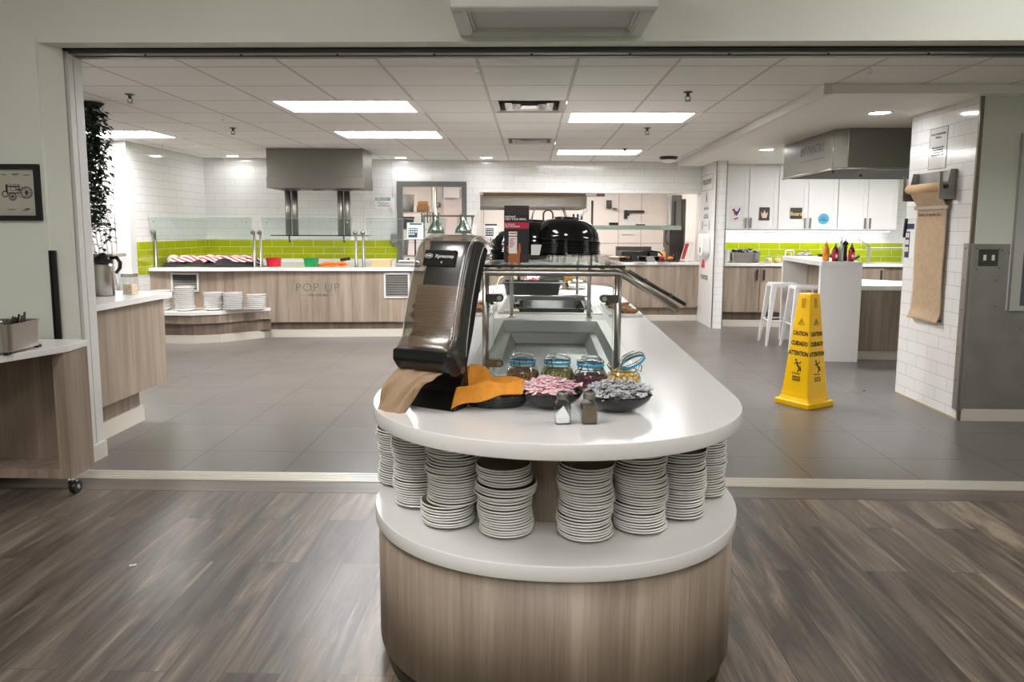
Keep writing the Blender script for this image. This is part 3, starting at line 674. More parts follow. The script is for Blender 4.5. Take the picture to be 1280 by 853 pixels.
# front pane hung between the first posts
g = MB().prism([(x, z) for x, z in rrect(la + .028, ra - .018, TOP + .012, GZ - .03, .025)], ya - .004, ya + .004, axis='Y'); wpart(g, 'front_pane', 'glass')
wpart(MB().tube([(x, ya - .0045, z) for x, z in rrect(la + .028, ra - .018, TOP + .012, GZ - .03, .025)], .0012, 4, closed=True), 'pane_edge', pbr('pale glass edge', (190, 205, 200), .2))
for x, z, s_, m_ in ((la, 1.163, 1, 'dsteel'), (ra, 1.163, -1, 'dsteel'), (la, .925, 1, pbr('brass toned clamp', (128, 110, 78), .35, .8))):
    wpart(MB().tube([(x, ya, z), (x + s_ * .058, ya, z)], .0125, 10, flat=1.0).ball((x + s_ * .058, ya, z), .0125, 10).lathe([(.009, 0), (.009, .004)], (0, 0, 0), 10) if 0 else MB().prism([(a, b_) for a, b_ in (arc(x + s_ * .052, z, .0135, -PI / 2, PI / 2, 8) if s_ > 0 else arc(x + s_ * .052, z, .0135, PI / 2, 1.5 * PI, 8)) + [(x, z + s_ * .0135), (x, z - s_ * .0135)]], ya - .016, ya + .016, axis='Y'), 'pane_clamp', m_)
    wpart(MB().tube([(x + s_ * .05, ya - .019, z), (x + s_ * .05, ya - .015, z)], .009, 12), 'clamp_cap', 'steel')

# ---- things on the glass shelf
ZG = z1 + .009
t = thing('display_carton', 'tall black printed carton with crimson band on the glass shelf beside the bowls', 'box', (-.055, 2.80, ZG), .05)
MB().box(-.047, .047, -.03, .03, 0, .215).build('carton', 'boxblack', t, bevel=.001)
pr_ = MB().box(-.0465, .0465, -.0312, -.0302, .128, .152).build('band', 'magenta', t)
text('EL TALLAS\nDES VOS MAINS', .0088, 'paper', t, (-.044, -.0316, .140), align='LEFT', sx=.9, bold=.0001)
text("INSTANT\nHELP YOUR MIND,", .0098, 'paper', t, (-.044, -.0316, .168), align='LEFT', bold=.0003)
d_ = MB()
for r_ in range(4):
    for c_ in range(9):
        d_.ball((-.042 + c_ * .0105 + (r_ % 2) * .005, -.0305, .208 - r_ * .0075), .0011, 5)
        if r_ < 4: d_.ball((-.042 + c_ * .0105 + (r_ % 2) * .005, -.0305, .006 + r_ * .0075), .0011, 5) if (c_ < 3 or c_ > 5) else None
d_.build('dots', pbr('pink print dots', (214, 120, 140), .6), t)
hd = MB().prism([(-.03, .0), (.012, .0), (.013, .03), (.017, .045), (.014, .072), (.009, .074), (.006, .045), (.004, .04), (-.024, .04), (-.033, .02)], -.0316, -.0304, axis='Y')
hd.prism([(-.036, .042), (-.030, .042), (-.030, .050), (-.036, .050)], -.0316, -.0304, axis='Y').prism([(-.036, .053), (-.030, .053), (-.030, .063), (-.036, .063)], -.0316, -.0304, axis='Y')
hd.build('printed_hand', 'skin', t)
MB().box(-.03, .002, -.0322, -.0314, .034, .098).box(-.03, .002, -.0322, -.0314, .101, .117).build('printed_phone', 'paper', t)
pl_ = MB()
for q in range(6): pl_.box(-.027, -.027 + (.022, .014, .018, .02, .018, .012)[q], -.0326, -.032, .088 - q * .006, .0905 - q * .006)
pl_.box(-.027, .0, -.0326, -.032, .108, .112); pl_.build('phone_lines', 'magenta', t)
MB().box(.0472, .0478, -.025, .02, .02, .20).build('side_print', pbr('grey side print', (92, 88, 92), .6), t)
# bowls: inverted, nested, tilted stacks
bp_ = []
for k in range(9):
    a = k / 8 * PI / 2; bp_.append((.045 + .085 * math.sin(a) ** .9 if k else .045, .118 - .118 * (1 - math.cos(a))))
prof = [(.0, .112), (.042, .112), (.044, .122), (.05, .122), (.053, .114)] + [(.053 + .075 * math.sin(a), .006 + .106 * math.cos(a)) for a in [PI / 2 * k / 8 for k in range(9)]] + [(.133, .004), (.133, 0), (.127, 0)] + [(.05 + .072 * math.sin(a), .0 + .104 * math.cos(a)) for a in [PI / 2 * k / 8 for k in range(8, -1, -1)]] + [(0, .104)]
bm = MB().open_lathe(prof, n=40)
bowl_me = bm.build('melamine_bowl', 'blackgloss'); bmesh_data = bowl_me.data; D.objects.remove(bowl_me)
def ordn(k, n, low='lowest', top='topmost'):
    if k == n - 1: return top
    if k == 0: return low
    names = ['second', 'third', 'fourth', 'fifth', 'sixth', 'seventh', 'eighth', 'ninth', 'tenth', 'eleventh', 'twelfth', 'thirteenth', 'fourteenth', 'fifteenth', 'sixteenth', 'seventeenth', 'eighteenth', 'nineteenth', 'twentieth', 'twenty-first', 'twenty-second', 'twenty-third', 'twenty-fourth', 'twenty-fifth', 'twenty-sixth', 'twenty-seventh', 'twenty-eighth', 'twenty-ninth']
    return names[k - 1] + ' from the bottom' if k < n / 2 else names[n - 2 - k] + ' from the top'
for si, (x, y, z, tx, ty, n_, nm, sc0) in enumerate([(.138, 2.87, .030, -.05, .04, 8, 'right hand stack', 1.02), (.015, 2.92, .028, -.05, .05, 7, 'stack behind the printed carton', 1.0), (.125, 3.25, .03, -.02, -.05, 7, 'rear stack on the glass shelf', .95), (-.05, 3.12, .0, 0, -.02, 7, 'leftmost stack behind the carton', .95)]):
    for k in range(n_):
        o = D.objects.new('melamine_bowl', bmesh_data); COL.objects.link(o)
        rot = Matrix.Rotation(ty, 3, 'Y') @ Matrix.Rotation(tx, 3, 'X'); p = Vector((x, y, ZG + z)) + rot @ Vector((random.uniform(-.002, .002), random.uniform(-.002, .002), k * .0068))
        if k == 0 and z == 0: pass
        o.location = p; o.rotation_euler = rot.to_euler(); o.scale = (sc0, sc0, sc0 * .76)
        tag(o, 'upside down black bowl, %s of the %s' % (ordn(k, n_), nm), 'bowl', 'upside down black bowls on the glass shelf')
# clear riser blocks under the bowls
rb_ = MB()
for si, (x, y, w) in enumerate(((.165, 2.87, .095), (.02, 2.92, .09), (.125, 3.25, .09))):
    t = thing('acrylic_riser', ['clear acrylic riser under the right hand bowl stack', 'clear acrylic riser under the bowl stack behind the carton', 'clear acrylic riser under the rear bowl stack'][si], 'stand', (x, y, ZG))
    MB().box(-w, w, -.07, .07, .022, .026).build('top_plate', 'glass', t); MB().box(-w, -w + .005, -.07, .07, 0, .022).box(w - .005, w, -.07, .07, 0, .022).box(-w, w, -.07, -.067, 0, .022).build('side_panel', 'jarglass', t)
tag(MB().prism([(-.010, .0), (.022, 0), (.030, .04), (-.010, .04)], -.0005, .0005, axis='Y').build('paper_tag', 'paper', None, (.012, 2.775, ZG + .028), rot=(.0, 0, .03)), 'small white paper tag against the bowls right of the carton', 'label')

# ================================================================ plates on the island shelf
pp = [(0, .004), (.042, .004), (.045, .0), (.052, .0), (.054, .004), (.075, .0122), (.0815, .0128), (.0828, .0148), (.0818, .0170), (.0785, .0173), (.0785, .0168), (.056, .0078), (.05, .0065), (0, .0065)]
pl = MB(); pl.open_lathe(pp[:6], n=36, mi=1).open_lathe(pp[5:10], n=36, mi=0).open_lathe(pp[9:], n=36, mi=1); pl = pl.build('plate', ['china', 'gapshade']); plate_me = pl.data; D.objects.remove(pl)
def stack(cx, cy, z0, n_, nm, grp, sp=.0083, me=None, kind='plate', s_=1.0, drift=None, word='white plate', fr=None):
    ph = random.random() * 9; ox = oy = 0
    for k in range(n_):
        if drift and k in drift: ox, oy = drift[k]
        o = D.objects.new(kind, me or plate_me); COL.objects.link(o)
        o.location = (cx + ox + random.uniform(-.0018, .0018) + .003 * math.sin(k * .45 + ph), cy + oy + random.uniform(-.0018, .0018) + .003 * math.cos(k * .37 + ph), z0 + k * sp)
        o.rotation_euler = (random.uniform(-.004, .004), random.uniform(-.004, .004), random.random() * 6)
        o.scale = (s_, s_, 1)
        tag(o, '%s, %s of stack %s' % (word, ordn(k, n_), nm), kind, grp)
pos = {'D': (-.067, 1.997), 'C': (-.238, 2.063), 'B': (-.354, 2.224), 'A': (-.44, 2.422), 'E': (.158, 1.984), 'F': (.321, 2.046), 'G': (.46, 2.161), 'H': (.573, 2.354)}
meta = {'D': (25, 'just left of the middle gap', {0: (0, 0), 12: (-.002, 0), 15: (.0, 0), 18: (-.002, 0)}),
        'C': (29, 'second left of the middle gap', {0: (0, 0), 8: (.016, .0), 14: (.018, 0), 19: (.012, 0), 22: (.018, 0), 26: (.008, 0)}),
        'B': (32, 'third left of the middle gap', {0: (0, 0), 12: (-.004, 0), 22: (-.008, 0)}),
        'A': (31, 'at the far left', {0: (0, 0), 20: (-.008, 0), 23: (0, 0)}),
        'E': (26, 'just right of the middle gap', {0: (0, 0), 8: (.003, 0), 17: (-.001, 0), 22: (.003, 0)}),
        'F': (29, 'second right of the middle gap', {0: (0, 0), 10: (.003, 0), 20: (-.003, 0)}),
        'G': (25, 'third right of the middle gap', {0: (0, 0), 9: (.002, 0), 18: (-.001, 0)}),
        'H': (28, 'at the far right', {0: (0, 0), 14: (0, 0)})}
for key, (n_, nm, dr) in meta.items():
    x, y = pos[key]; L = math.hypot(x, y); x += x / L * .083; y += y / L * .083
    if key == 'B': x += .004
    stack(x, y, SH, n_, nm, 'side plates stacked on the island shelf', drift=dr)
    if key in 'D':   # the wider plates partway up
        for o in COL.objects:
            if o.name.startswith('plate') and abs(o.location.x - x) < .02 and abs(o.location.y - y) < .02 and 14 * .0083 < o.location.z - SH < 17.5 * .0083: o.scale = (1.12, 1.12, 1)

# ================================================================ napkin dispenser
DR = math.radians(-27)
t = thing('napkin_dispenser', 'tall black napkin dispenser with smoked cover leaning back on the worktop', 'dispenser', (-.300, 2.139, TOP), DR)
hw = .092
foot = [(-.0, .0), (.075, .0), (.085, .06), (.075, .13), (.108, .22), (.135, .31), (.175, .42), (.20, .475), (.17, .50), (.13, .505), (.12, .46), (.095, .40), (.06, .30), (.04, .21), (.03, .14), (-.02, .135), (.055, .095), (.04, .05)]
MB().prism(foot, -hw + .006, hw - .006, axis='X').build('body', 'black', t, bevel=.004)
chin = [(-.038, .125), (-.062, .155), (-.06, .185), (-.048, .19), (.0, .175), (.05, .16), (.05, .12), (.0, .105)]
MB().prism(chin, -hw - .002, hw + .002, axis='X').build('outlet_chin', 'black', t, bevel=.006)
# smoked cover shell: front line offset, curved over the top
front = [(-.056, .19), (-.035, .205), (-.016, .223), (-.006, .27), (.0155, .34), (.035, .40), (.055, .455), (.072, .49), (.095, .512), (.125, .523), (.16, .52), (.195, .508), (.222, .492)]
inner = [(.05, .16), (.055, .205), (.07, .27), (.085, .33), (.11, .40), (.13, .45), (.15, .482), (.17, .495), (.195, .492), (.215, .478)]
cv = MB(); W_ = hw + .004
def strip(pts, x0, x1, rnd=.018):
    V = []; xs = [x0, x0 + rnd * .3, x0 + rnd, x1 - rnd, x1 - rnd * .3, x1]; off = [rnd, rnd * .35, 0, 0, rnd * .35, rnd]
    for i, (y, z) in enumerate(pts):
        a = Vector(pts[max(0, i - 1)]); b_ = Vector(pts[min(len(pts) - 1, i + 1)]); d = (b_ - a).normalized(); nn = Vector((d.y, -d.x))
        for x, o_ in zip(xs, off): V.append((x, y + nn.x * o_, z + nn.y * o_))
    n6 = 6
    cv.add(V, [[i * n6 + j, i * n6 + j + 1, (i + 1) * n6 + j + 1, (i + 1) * n6 + j] for i in range(len(pts) - 1) for j in range(5)], True)
strip(front, -W_, W_)
for s_ in (-1, 1):
    V = []; n13 = len(front)
    for i, (y, z) in enumerate(front):
        u = i / (n13 - 1) * (len(inner) - 1); i0 = min(len(inner) - 2, int(u)); fr_ = u - i0
        iy = inner[i0][0] * (1 - fr_) + inner[i0 + 1][0] * fr_; iz = inner[i0][1] * (1 - fr_) + inner[i0 + 1][1] * fr_
        a = Vector(front[max(0, i - 1)]); b_ = Vector(front[min(n13 - 1, i + 1)]); d = (b_ - a).normalized()
        V += [(s_ * W_, y + d.y * .018, z - d.x * .018), (s_ * W_, iy, iz)]
    cv.add(V, [[2 * i, 2 * i + 1, 2 * i + 3, 2 * i + 2] for i in range(n13 - 1)], False)
cover = cv.build('cover', 'smoke', t, solid=.002)
ed = MB()
for s_ in (-1, 1): ed.tube([(s_ * (W_ + .001), y, z) for y, z in inner], .0016, 5); ed.tube([(s_ * (W_ - .004), y + .004, z - .002) for y, z in front[1:]], .0012, 5)
ed.build('cover_edge', pbr('pale cover edge', (188, 188, 186), .3), cover)
# back plate seen through the cover, napkins and rating plate
nb = MB().prism([(.014, .225), (.075, .215), (.098, .36), (.048, .372)], -hw + .016, hw - .016, axis='X').build('napkin_refill', 'napbrown', t)
lnm = MB()
for k in range(22):
    q = k / 21; z = .232 + q * .132; y = .0135 + q * .033
    lnm.tube([(-hw + .017, y + random.uniform(-.001, .001), z), (0, y - .0005, z + random.uniform(-.001, .001)), (hw - .017, y, z)], .0009, 4)
lnm.build('napkin_folds', pbr('napkin fold shade', (128, 104, 80), .9), nb)
MB().box(-hw + .018, hw - .018, -.010, .012, .185, .222, 0, .004).build('lower_napkin', 'napbrown', t)
MB().grid(lambda u, v: (-hw + .02 + u * (2 * hw - .04), -.008 + .003 * math.sin(u * 60) + v * .02, .222 + .003 * math.sin(u * 47) + v * .006), 50, 2).build('napkin_edge', pbr('torn napkin edge', (120, 98, 76), .9), t, solid=.002)
lp = MB().prism([(.0405, .432), (.0585, .478), (.0605, .477), (.0425, .431)], -.052, .062, axis='X').build('rating_plate', 'black', t)
ang = math.atan2(.046, .018)
text('Xpressnap', .016, 'white', lp, (.023, .0475, .460), (ang, 0, 0), sx=1.0)
MB().tube([(-.033 + .014 * math.cos(2 * PI * k / 16), .0475 + .0022 * math.sin(2 * PI * k / 16), .4605 + .0065 * math.sin(2 * PI * k / 16)) for k in range(16)], .0008, 4, closed=True).build('oval_mark', 'white', lp)
text('TORK', .008, 'white', lp, (-.033, .0470, .4605), (ang, 0, 0), bold=.0002)
text('4', .011, 'white', lp, (.016, .041, .442), (ang, 0, 0))
MB().tube([(hw + .004, .03, .125), (hw + .009, .03, .125)], .010, 14).build('hinge_pin', 'steel_d', t)
MB().prism([(-.03, .185), (.0, .19), (.045, .128), (.038, .112), (.022, .112)], hw, hw + .006, axis='X').build('hinge_arm', 'smoke', t)
# dispensed napkin hanging out
def nap(u, v):
    # u across 0..1 , v down the sheet
    x = -.095 + .165 * u; y = -.03 - .045 * math.sin(min(1, v * 1.3) * PI / 2) - .02 * v * (1 - u) ; z = .122 - .010 * math.sin(v * PI) - (.115 + .055 * (1 - abs(u - .45) * 1.6)) * v ** 1.6 * (1 - .75 * max(0, u - .5) * 2)
    x -= .045 * v * (1 - .9 * u) ; z += .006 * math.sin(u * 9 + v * 4) * v; y += .014 * math.sin(u * 9 + 1) * v + .006 * math.sin(u * 17 + v * 9); z += .004 * math.sin(v * 15 + u * 6) * v
    x -= .05 * v * u * 1.0
    return (x, y, z)
tag(MB().grid(nap, 24, 20).build('paper_napkin', 'napbrown', None, (-.300, 2.139, TOP), DR, solid=.002), 'brown paper napkin hanging out of the dispenser over the worktop edge', 'napkin')

# ================================================================ orange napkins in a black basket
BX, BY = -.105, 2.20
t = thing('woven_basket', 'low black woven basket of orange napkins beside the dispenser', 'basket', (BX, BY, TOP), -.05)
f = MB(); n_ = 40
def bk_ring(r, z, k): return (1.25 * r * math.cos(2 * PI * k / n_), .62 * r * math.sin(2 * PI * k / n_), z)
for L in range(8):
    z = .004 + L * .0052; r = .066 + .0042 * L
    f.tube([(1.25 * r * math.cos(2 * PI * k / n_) * (1 + .012 * (1 if (k + L) % 2 else -1)), .8 * r * math.sin(2 * PI * k / n_) * (1 + .012 * (1 if (k + L) % 2 else -1)), z) for k in range(n_)], .0040, 6, closed=True)
f.build('weave', 'blackgloss', t)
MB().prism([(.081 * math.cos(a), .052 * math.sin(a)) for a in [2 * PI * k / 28 for k in range(28)]], .0, .004).build('base', 'black', t)
def onap(name, fn, label):
    tag(MB().grid(fn, 30, 16).build(name, 'orange', None, (BX, BY, TOP), -.05, solid=.0025), label, 'napkin', 'orange napkins in the black basket')
def o1(u, v):   # long flat folded stack reaching right
    x = -.10 + .20 * u; return (x, -.045 + .075 * v + .01 * u, .046 + .012 * math.sin(u * PI) + .006 * math.sin(u * 8 + v * 3) + .012 * v - .012 * (1 - v) ** 2)
onap('cloth_napkin', o1, 'orange folded napkin lying lowest in the black basket')
def o2(u, v):
    x = -.10 + .19 * u; return (x, -.035 + .07 * v, .056 + .010 * math.sin(u * PI) + .006 * math.sin(u * 6 + v * 2 + 1) + .014 * v)
onap('cloth_napkin', o2, 'orange folded napkin in the middle of the basket pile')
def o3(u, v):   # standing heart shaped fold at left
    h_ = .044 * math.exp(-((u - .25) / .26) ** 4) + .012 * (1 - u)
    x = -.105 + .17 * u; return (x, -.02 + .06 * v + .014 * math.sin(u * 6), .062 + h_ * math.sin(min(1, v * 1.5) * PI / 2) + .0015 * math.sin(u * 14))
onap('cloth_napkin', o3, 'orange napkin standing up in a rounded fold at the back of the basket')
def o4(u, v):   # corner draped over the front-left rim to the worktop
    x = -.125 + .215 * u ; q = (1 - u)
    return (x + .012 * v * q, -.083 + .022 * v - .012 * q * (1 - v), .004 + .055 * u ** .7 + v * (.030 + .030 * q) + .004 * math.sin(u * 11 + v * 3))
onap('cloth_napkin', o4, 'orange napkin with its corner draped over the left rim of the basket')

# ================================================================ packet bowls
def packbowl(x, y, R, mat, label, plabel, grp, n_, hh, cat='sweetener packet', rx=1.0, seed=1):
    t = thing('serving_bowl', label, 'bowl', (x, y, TOP))
    H = .052; oval = .78
    pr2 = [(0, .002), (.38 * R, 0), (.42 * R, .003), (.72 * R, .018), (.93 * R, .038), (R, H), (R * .985, H + .002), (R * .965, H), (.90 * R, .040), (.70 * R, .022), (.4 * R, .008), (0, .007)]
    MB().open_lathe(pr2, n=48, sy=oval).build('bowl_shell', 'blackgloss', t)
    heap = MB().open_lathe([(0, .06 + hh), (.35 * R, .055 + hh * .8), (.7 * R, .045 + hh * .25), (.9 * R, .036)], n=24, sy=oval)
    heap.build('packet_heap', mat, t)['kind'] = 'stuff'
    rnd = random.Random(seed)
    pk = MB().grid(lambda u, v: ((u - .5) * .056, (v - .5) * .020, .003 * math.sin(u * PI)), 4, 2)
    o0 = pk.build('p', mat, solid=.0016); me = o0.data; D.objects.remove(o0)
    for k in range(n_):
        a = rnd.random() * 2 * PI; q = math.sqrt(rnd.random()) * .80
        o = D.objects.new('sweetener_packet', me); COL.objects.link(o)
        o.location = (x + q * R * math.cos(a), y + q * R * math.sin(a) * oval, TOP + .058 + hh * (1 - q * q) * (.9 + .25 * rnd.random()) - .008 * q)
        o.rotation_euler = (rnd.uniform(-.5, .5), rnd.uniform(-.45, .45), rnd.random() * 6)
        md_ = o.modifiers.new('s', 'SOLIDIFY'); md_.thickness = .0016
        tag(o, plabel, cat, grp)
# printed packets: white stock with small coloured print
def packmat(name, base, prnt, sc_=180, thr=.56):
    m, t_, b_ = nt(name); tc_ = t_.nodes.new('ShaderNodeTexCoord'); n1 = t_.nodes.new('ShaderNodeTexNoise'); n1.inputs['Scale'].default_value = sc_; n1.inputs['Detail'].default_value = 1
    t_.links.new(tc_.outputs['Object'], n1.inputs['Vector']); r_ = ramp(t_, n1.outputs[0], [(thr - .01, S(base)), (thr + .01, S(prnt))]); t_.links.new(r_.outputs[0], b_.inputs['Base Color']); b_.inputs['Roughness'].default_value = .6
    return m
M['pink'] = packmat('pink printed packet', (246, 222, 228), (204, 64, 84), 150, .61)
M['greyp'] = packmat('grey printed packet', (206, 204, 208), (60, 58, 66), 150, .60)
packbowl(.065, 2.17, .098, 'pink', 'shallow black bowl of pink sweetener packets behind the salt shaker', 'pink and white sweetener packet heaped in the black bowl behind the salt', 'pink packets', 100, .028, seed=3)
packbowl(.265, 2.145, .104, 'greyp', 'shallow black bowl of grey sugar packets at the right of the shakers', 'grey and white sugar packet heaped in the right hand black bowl', 'grey packets', 100, .024, 'sugar packet', seed=5)

# ================================================================ shakers
def shaker(x, y, fill, fh, label, cat):
    t = thing('glass_shaker', label, cat, (x, y, TOP), .12)
    def sq(w, c): return [(a, b_) for a, b_ in ((-w + c, -w), (w - c, -w), (w, -w + c), (w, w - c), (w - c, w), (-w + c, w), (-w, w - c), (-w, -w + c))]
    g = MB(); lv = [(.021, 0, .005), (.022, .004, .005), (.0215, .055, .005), (.015, .066, .006), (.0145, .072, .006)]; V = []
    for w, z, c in lv: V += [(a, b_, z) for a, b_ in sq(w, c)]
    g.add(V, [[i * 8 + j, i * 8 + (j + 1) % 8, (i + 1) * 8 + (j + 1) % 8, (i + 1) * 8 + j] for i in range(4) for j in range(8)] + [list(range(8))[::-1]])
    g.build('bottle', 'jarglass', t)
    if fill == 'salt':
        MB().prism(sq(.0185, .004), .004, .02).add([(-.018, -.018, .02), (.018, -.018, .02), (.018, .018, .02), (-.018, .018, .02), (.003, 0, .05)], [[0, 1, 4], [1, 2, 4], [2, 3, 4], [3, 0, 4]]).build('filling', 'salt', t)
    else: MB().prism(sq(.0188, .004), .004, fh).build('filling', fill, t)
    MB().lathe([(.0165, .070), (.0172, .072), (.0168, .085), (.015, .089), (.006, .091), (0, .091)], n=20).build('lid', 'steel_d', t)
    h_ = MB()
    for k in range(7): h_.ball((.007 * math.cos(k * 1.05) * (k > 0), .007 * math.sin(k * 1.05) * (k > 0), .0912), .0011, 5)
    h_.build('holes', 'ink', t)
shaker(.0925, 1.995, 'salt', .03, 'square glass salt shaker at the front of the worktop', 'salt shaker')
shaker(.167, 1.998, 'pepper', .052, 'square glass pepper shaker at the front of the worktop', 'pepper shaker')

# ================================================================ clip-top jars
def jar(x, y, rz, label, fill, fh, open_=False):
    t = thing('clamp_jar', label, 'jar', (x, y, TOP), rz)
    s_ = 1.0
    g = MB().open_lathe([(0, .003), (.044, .0), (.052, .005), (.0575, .020), (.0575, .048), (.052, .064), (.043, .072), (.041, .078), (.044, .081), (.044, .084), (.040, .085)], n=36)
    g.build('jar_body', 'jarglass', t)
    g2 = MB().open_lathe([(.0, .006), (.043, .005), (.050, .010), (.0545, .021), (.0545, fh - .004), (.05, fh), (.03, fh + .002), (0, fh + .001)], n=30)
    f_ = g2.build('filling', fill, t); f_['kind'] = 'stuff'
    lt = D.objects.new('lid', None); 
    lid = MB().open_lathe([(.040, .0), (.046, .003), (.047, .008), (.044, .014), (.036, .020), (.030, .026), (.012, .028), (.0, .027)], n=36)
    lid.open_lathe([(.036, .004), (.034, .013), (.02, .016), (0, .016)], n=30)
    if open_: L = dict(loc=(.030, -.0, .100), rot=(0, -.50, 0))
    else: L = dict(loc=(0, 0, .089))
    lo = lid.build('lid', 'jarglass', t, **L)
    MB().open_lathe([(.0415, -.0045), (.0465, -.0045), (.0475, -.0005), (.0465, .0030), (.0415, .0030)], n=36).build('gasket', 'blue', lo)
    w = MB(); w.tube([(.0445 * math.cos(2 * PI * k / 24), .0445 * math.sin(2 * PI * k / 24), .0745) for k in range(24)], .0013, 5, closed=True)
    for s2 in (-1, 1):
        w.tube([(.045, s2 * .014, .0745), (.056, s2 * .012, .068), (.060, s2 * .010, .085), (.05, s2 * .018, .097)], .0013, 5)
        w.tube([(-.045, s2 * .012, .0745), (-.055, s2 * .010, .09), (-.050, s2 * .008, .100)], .0013, 5)
    w.build('wire_bail', 'dsteel', t)
    MB().tube([(.046 * math.cos(a), .046 * math.sin(a), .010) for a in [2 * PI * k / 24 for k in range(24)]], .0012, 5, closed=True).build('lid_wire', 'dsteel', lo)
    return t
jar(-.025, 2.47, 1.2, 'clamp jar of brown seeds with blue gasket, leftmost of four', 'seedbrown', .056)
jar(.095, 2.46, 1.0, 'clamp jar of green seeds with blue gasket, second from left', 'seedgreen', .062)
jar(.205, 2.42, 1.1, 'clamp jar of dark dried berries with blue gasket, third from left', 'berry', .052)
nj = jar(.315, 2.40, PI * .08, 'clamp jar of yellow nuts with its lid tipped open, rightmost', 'nut', .030, True)
rnd = random.Random(4); nm_ = MB().ball((0, 0, 0), .0085, 8).build('n', 'nut'); nme = nm_.data; D.objects.remove(nm_)
for L in range(5):
    for k in range(14 if L < 4 else 12):
        a = 2 * PI * k / 14 + L * .2; R_ = .0455 if L < 4 else .034
        o = D.objects.new('hazelnut', nme); COL.objects.link(o); o.location = (.315 + R_ * math.cos(a), 2.40 + R_ * math.sin(a), TOP + .012 + L * .0132 + rnd.uniform(-.001, .001))
        tag(o, 'yellow roasted nut packed inside the open clamp jar', 'nut', 'nuts in the open clamp jar')
# spoons standing behind the jars
for k, (x, y, a, l_) in enumerate(((.035, 2.42, .55, 'thin steel spoon handle sticking up between the first two jars'), (.155, 2.42, .45, 'thin steel spoon handle sticking up between the middle jars'), (.262, 2.38, .6, 'thin steel spoon handle leaning between the last two jars'))):
    tag(MB().tube([(0, 0, .035), (.05 * a * 2, .01, .12)], .0022, 6).ball((-.008, 0, .026), .011, 10, sc=(1, .6, 1)).build('condiment_spoon', 'steel_d', None, (x, y, TOP + .0)), l_, 'spoon', 'condiment spoons')

# ================================================================ farther along the island
t_specs = [(.60, 4.80, 'white rectangular dish of brown cookies on the right side of the island', 1), (-.345, 4.80, 'white rectangular dish of brown cookies on the left side of the island', -1)]
for x, y, lb, s_ in t_specs:
    t = thing('cookie_dish', lb, 'dish', (x, y, TOP), IR)
    V = MB(); V.box(-.105, .105, -.33, .33, 0, .006)
    for q in ((-.105, -.09, -.33, .33), (.09, .105, -.33, .33), (-.105, .105, -.33, -.31), (-.105, .105, .31, .33)): V.box(*q, .004, .02)
    V.build('dish_body', 'white', t, bevel=.002)
    rnd = random.Random(5 + s_)
    ck = MB().lathe([(.0, 0), (.036, .001), (.04, .006), (.034, .013), (.015, .016), (0, .016)], n=14).build('c', 'cookie'); cme = ck.data; D.objects.remove(ck)
    for k in range(26):
        o = D.objects.new('cookie', cme); COL.objects.link(o)
        o.location = (x + rnd.uniform(-.05, .05), y - .26 + .52 * (k % 13) / 12, TOP + .008 + .016 * (k // 13) + rnd.uniform(0, .004)); o.rotation_euler = (rnd.uniform(-.3, .1), rnd.uniform(-.2, .2), rnd.random() * 6)
        tag(o, 'brown cookie piled in the white dish on the %s side of the island' % ('right' if s_ > 0 else 'left'), 'cookie', 'cookies in the %s dish' % ('right' if s_ > 0 else 'left'))
    tn = tag(MB().tube([(-.03, .0, 0), (-.02, .12, .012), (.0, .25, .02)], .010, 8, flat=.4).tube([(.03, 0, 0), (.02, .12, .012), (.0, .25, .02)], .010, 8, flat=.4).ball((.0, .26, .02), .022, 10).build('serving_tongs', 'black', None, (x - .06 * s_, y - .02, TOP + .045), IR), 'black serving tongs lying on the cookies on the %s of the island' % ('right' if s_ > 0 else 'left'), 'tongs', 'tongs on the cookie dishes')
p = (.018, 6.04, TOP + .005)
t = thing('bus_tub', 'deep black plastic tub standing on the far end of the island', 'tub', p, IR)
f = opentub(MB(), .235, .17, .0, .100, .022, .014, .005); f.build('tub_body', 'black', t)
t = thing('wrapped_parcel', 'red and white printed wrapped food parcel behind the black tub', 'food parcel', (.03, 6.62, TOP))
def pw(u, v):
    a = u * 2 * PI; b_ = (v - .5) * PI; r_ = 1 + .08 * math.sin(5 * a + 3 * b_)
    return (.085 * math.cos(a) * math.cos(b_) ** .6 * r_, .06 * math.sin(a) * math.cos(b_) ** .6 * r_, .062 + .062 * math.sin(b_))
MB().grid(pw, 30, 14).build('wrapping', packmat('red white wrap', (226, 220, 220), (196, 48, 60), 45, .54), t)
t = thing('wire_rack', 'low steel slatted rack behind the black tub', 'rack', (.20, 6.6, TOP))
f = MB()
for k in range(7): f.box(-.1, .1, -.1, .1, .035 + k * .017, .041 + k * .017)
f.build('slats', 'steel_d', t); MB().box(-.1, -.094, -.1, .1, 0, .145).box(.094, .1, -.1, .1, 0, .145).build('side_panel', 'steel_d', t)
t = thing('paper_bag', 'small yellow orange paper packet behind the tub, right of the rack', 'packet', (.345, 6.55, TOP)); MB().box(-.04, .04, -.02, .02, 0, .125, 0, .006).prism([(-.04, 0), (.04, 0), (.036, .02), (-.036, .02)], -.002, .002, axis='Y').build('packet_body', pbr('yellow orange paper', (226, 176, 84), .7), t)
for k in range(3):
    tag(MB().lathe([(0, 0), (.085 + .008 * k, 0), (.10 + .004 * k, .02), (.104, .045), (.10, .045), (.09, .02), (0, .006)], n=28).build('cake_tin', 'chrome', None, (.41, 6.58, TOP + .018 * k)), ['round steel tin, lowest of the pile at the island far end', 'round steel tin in the middle of the pile at the island far end', 'round steel tin on top of the pile at the island far end'][k], 'tin', 'round tins at the far end')
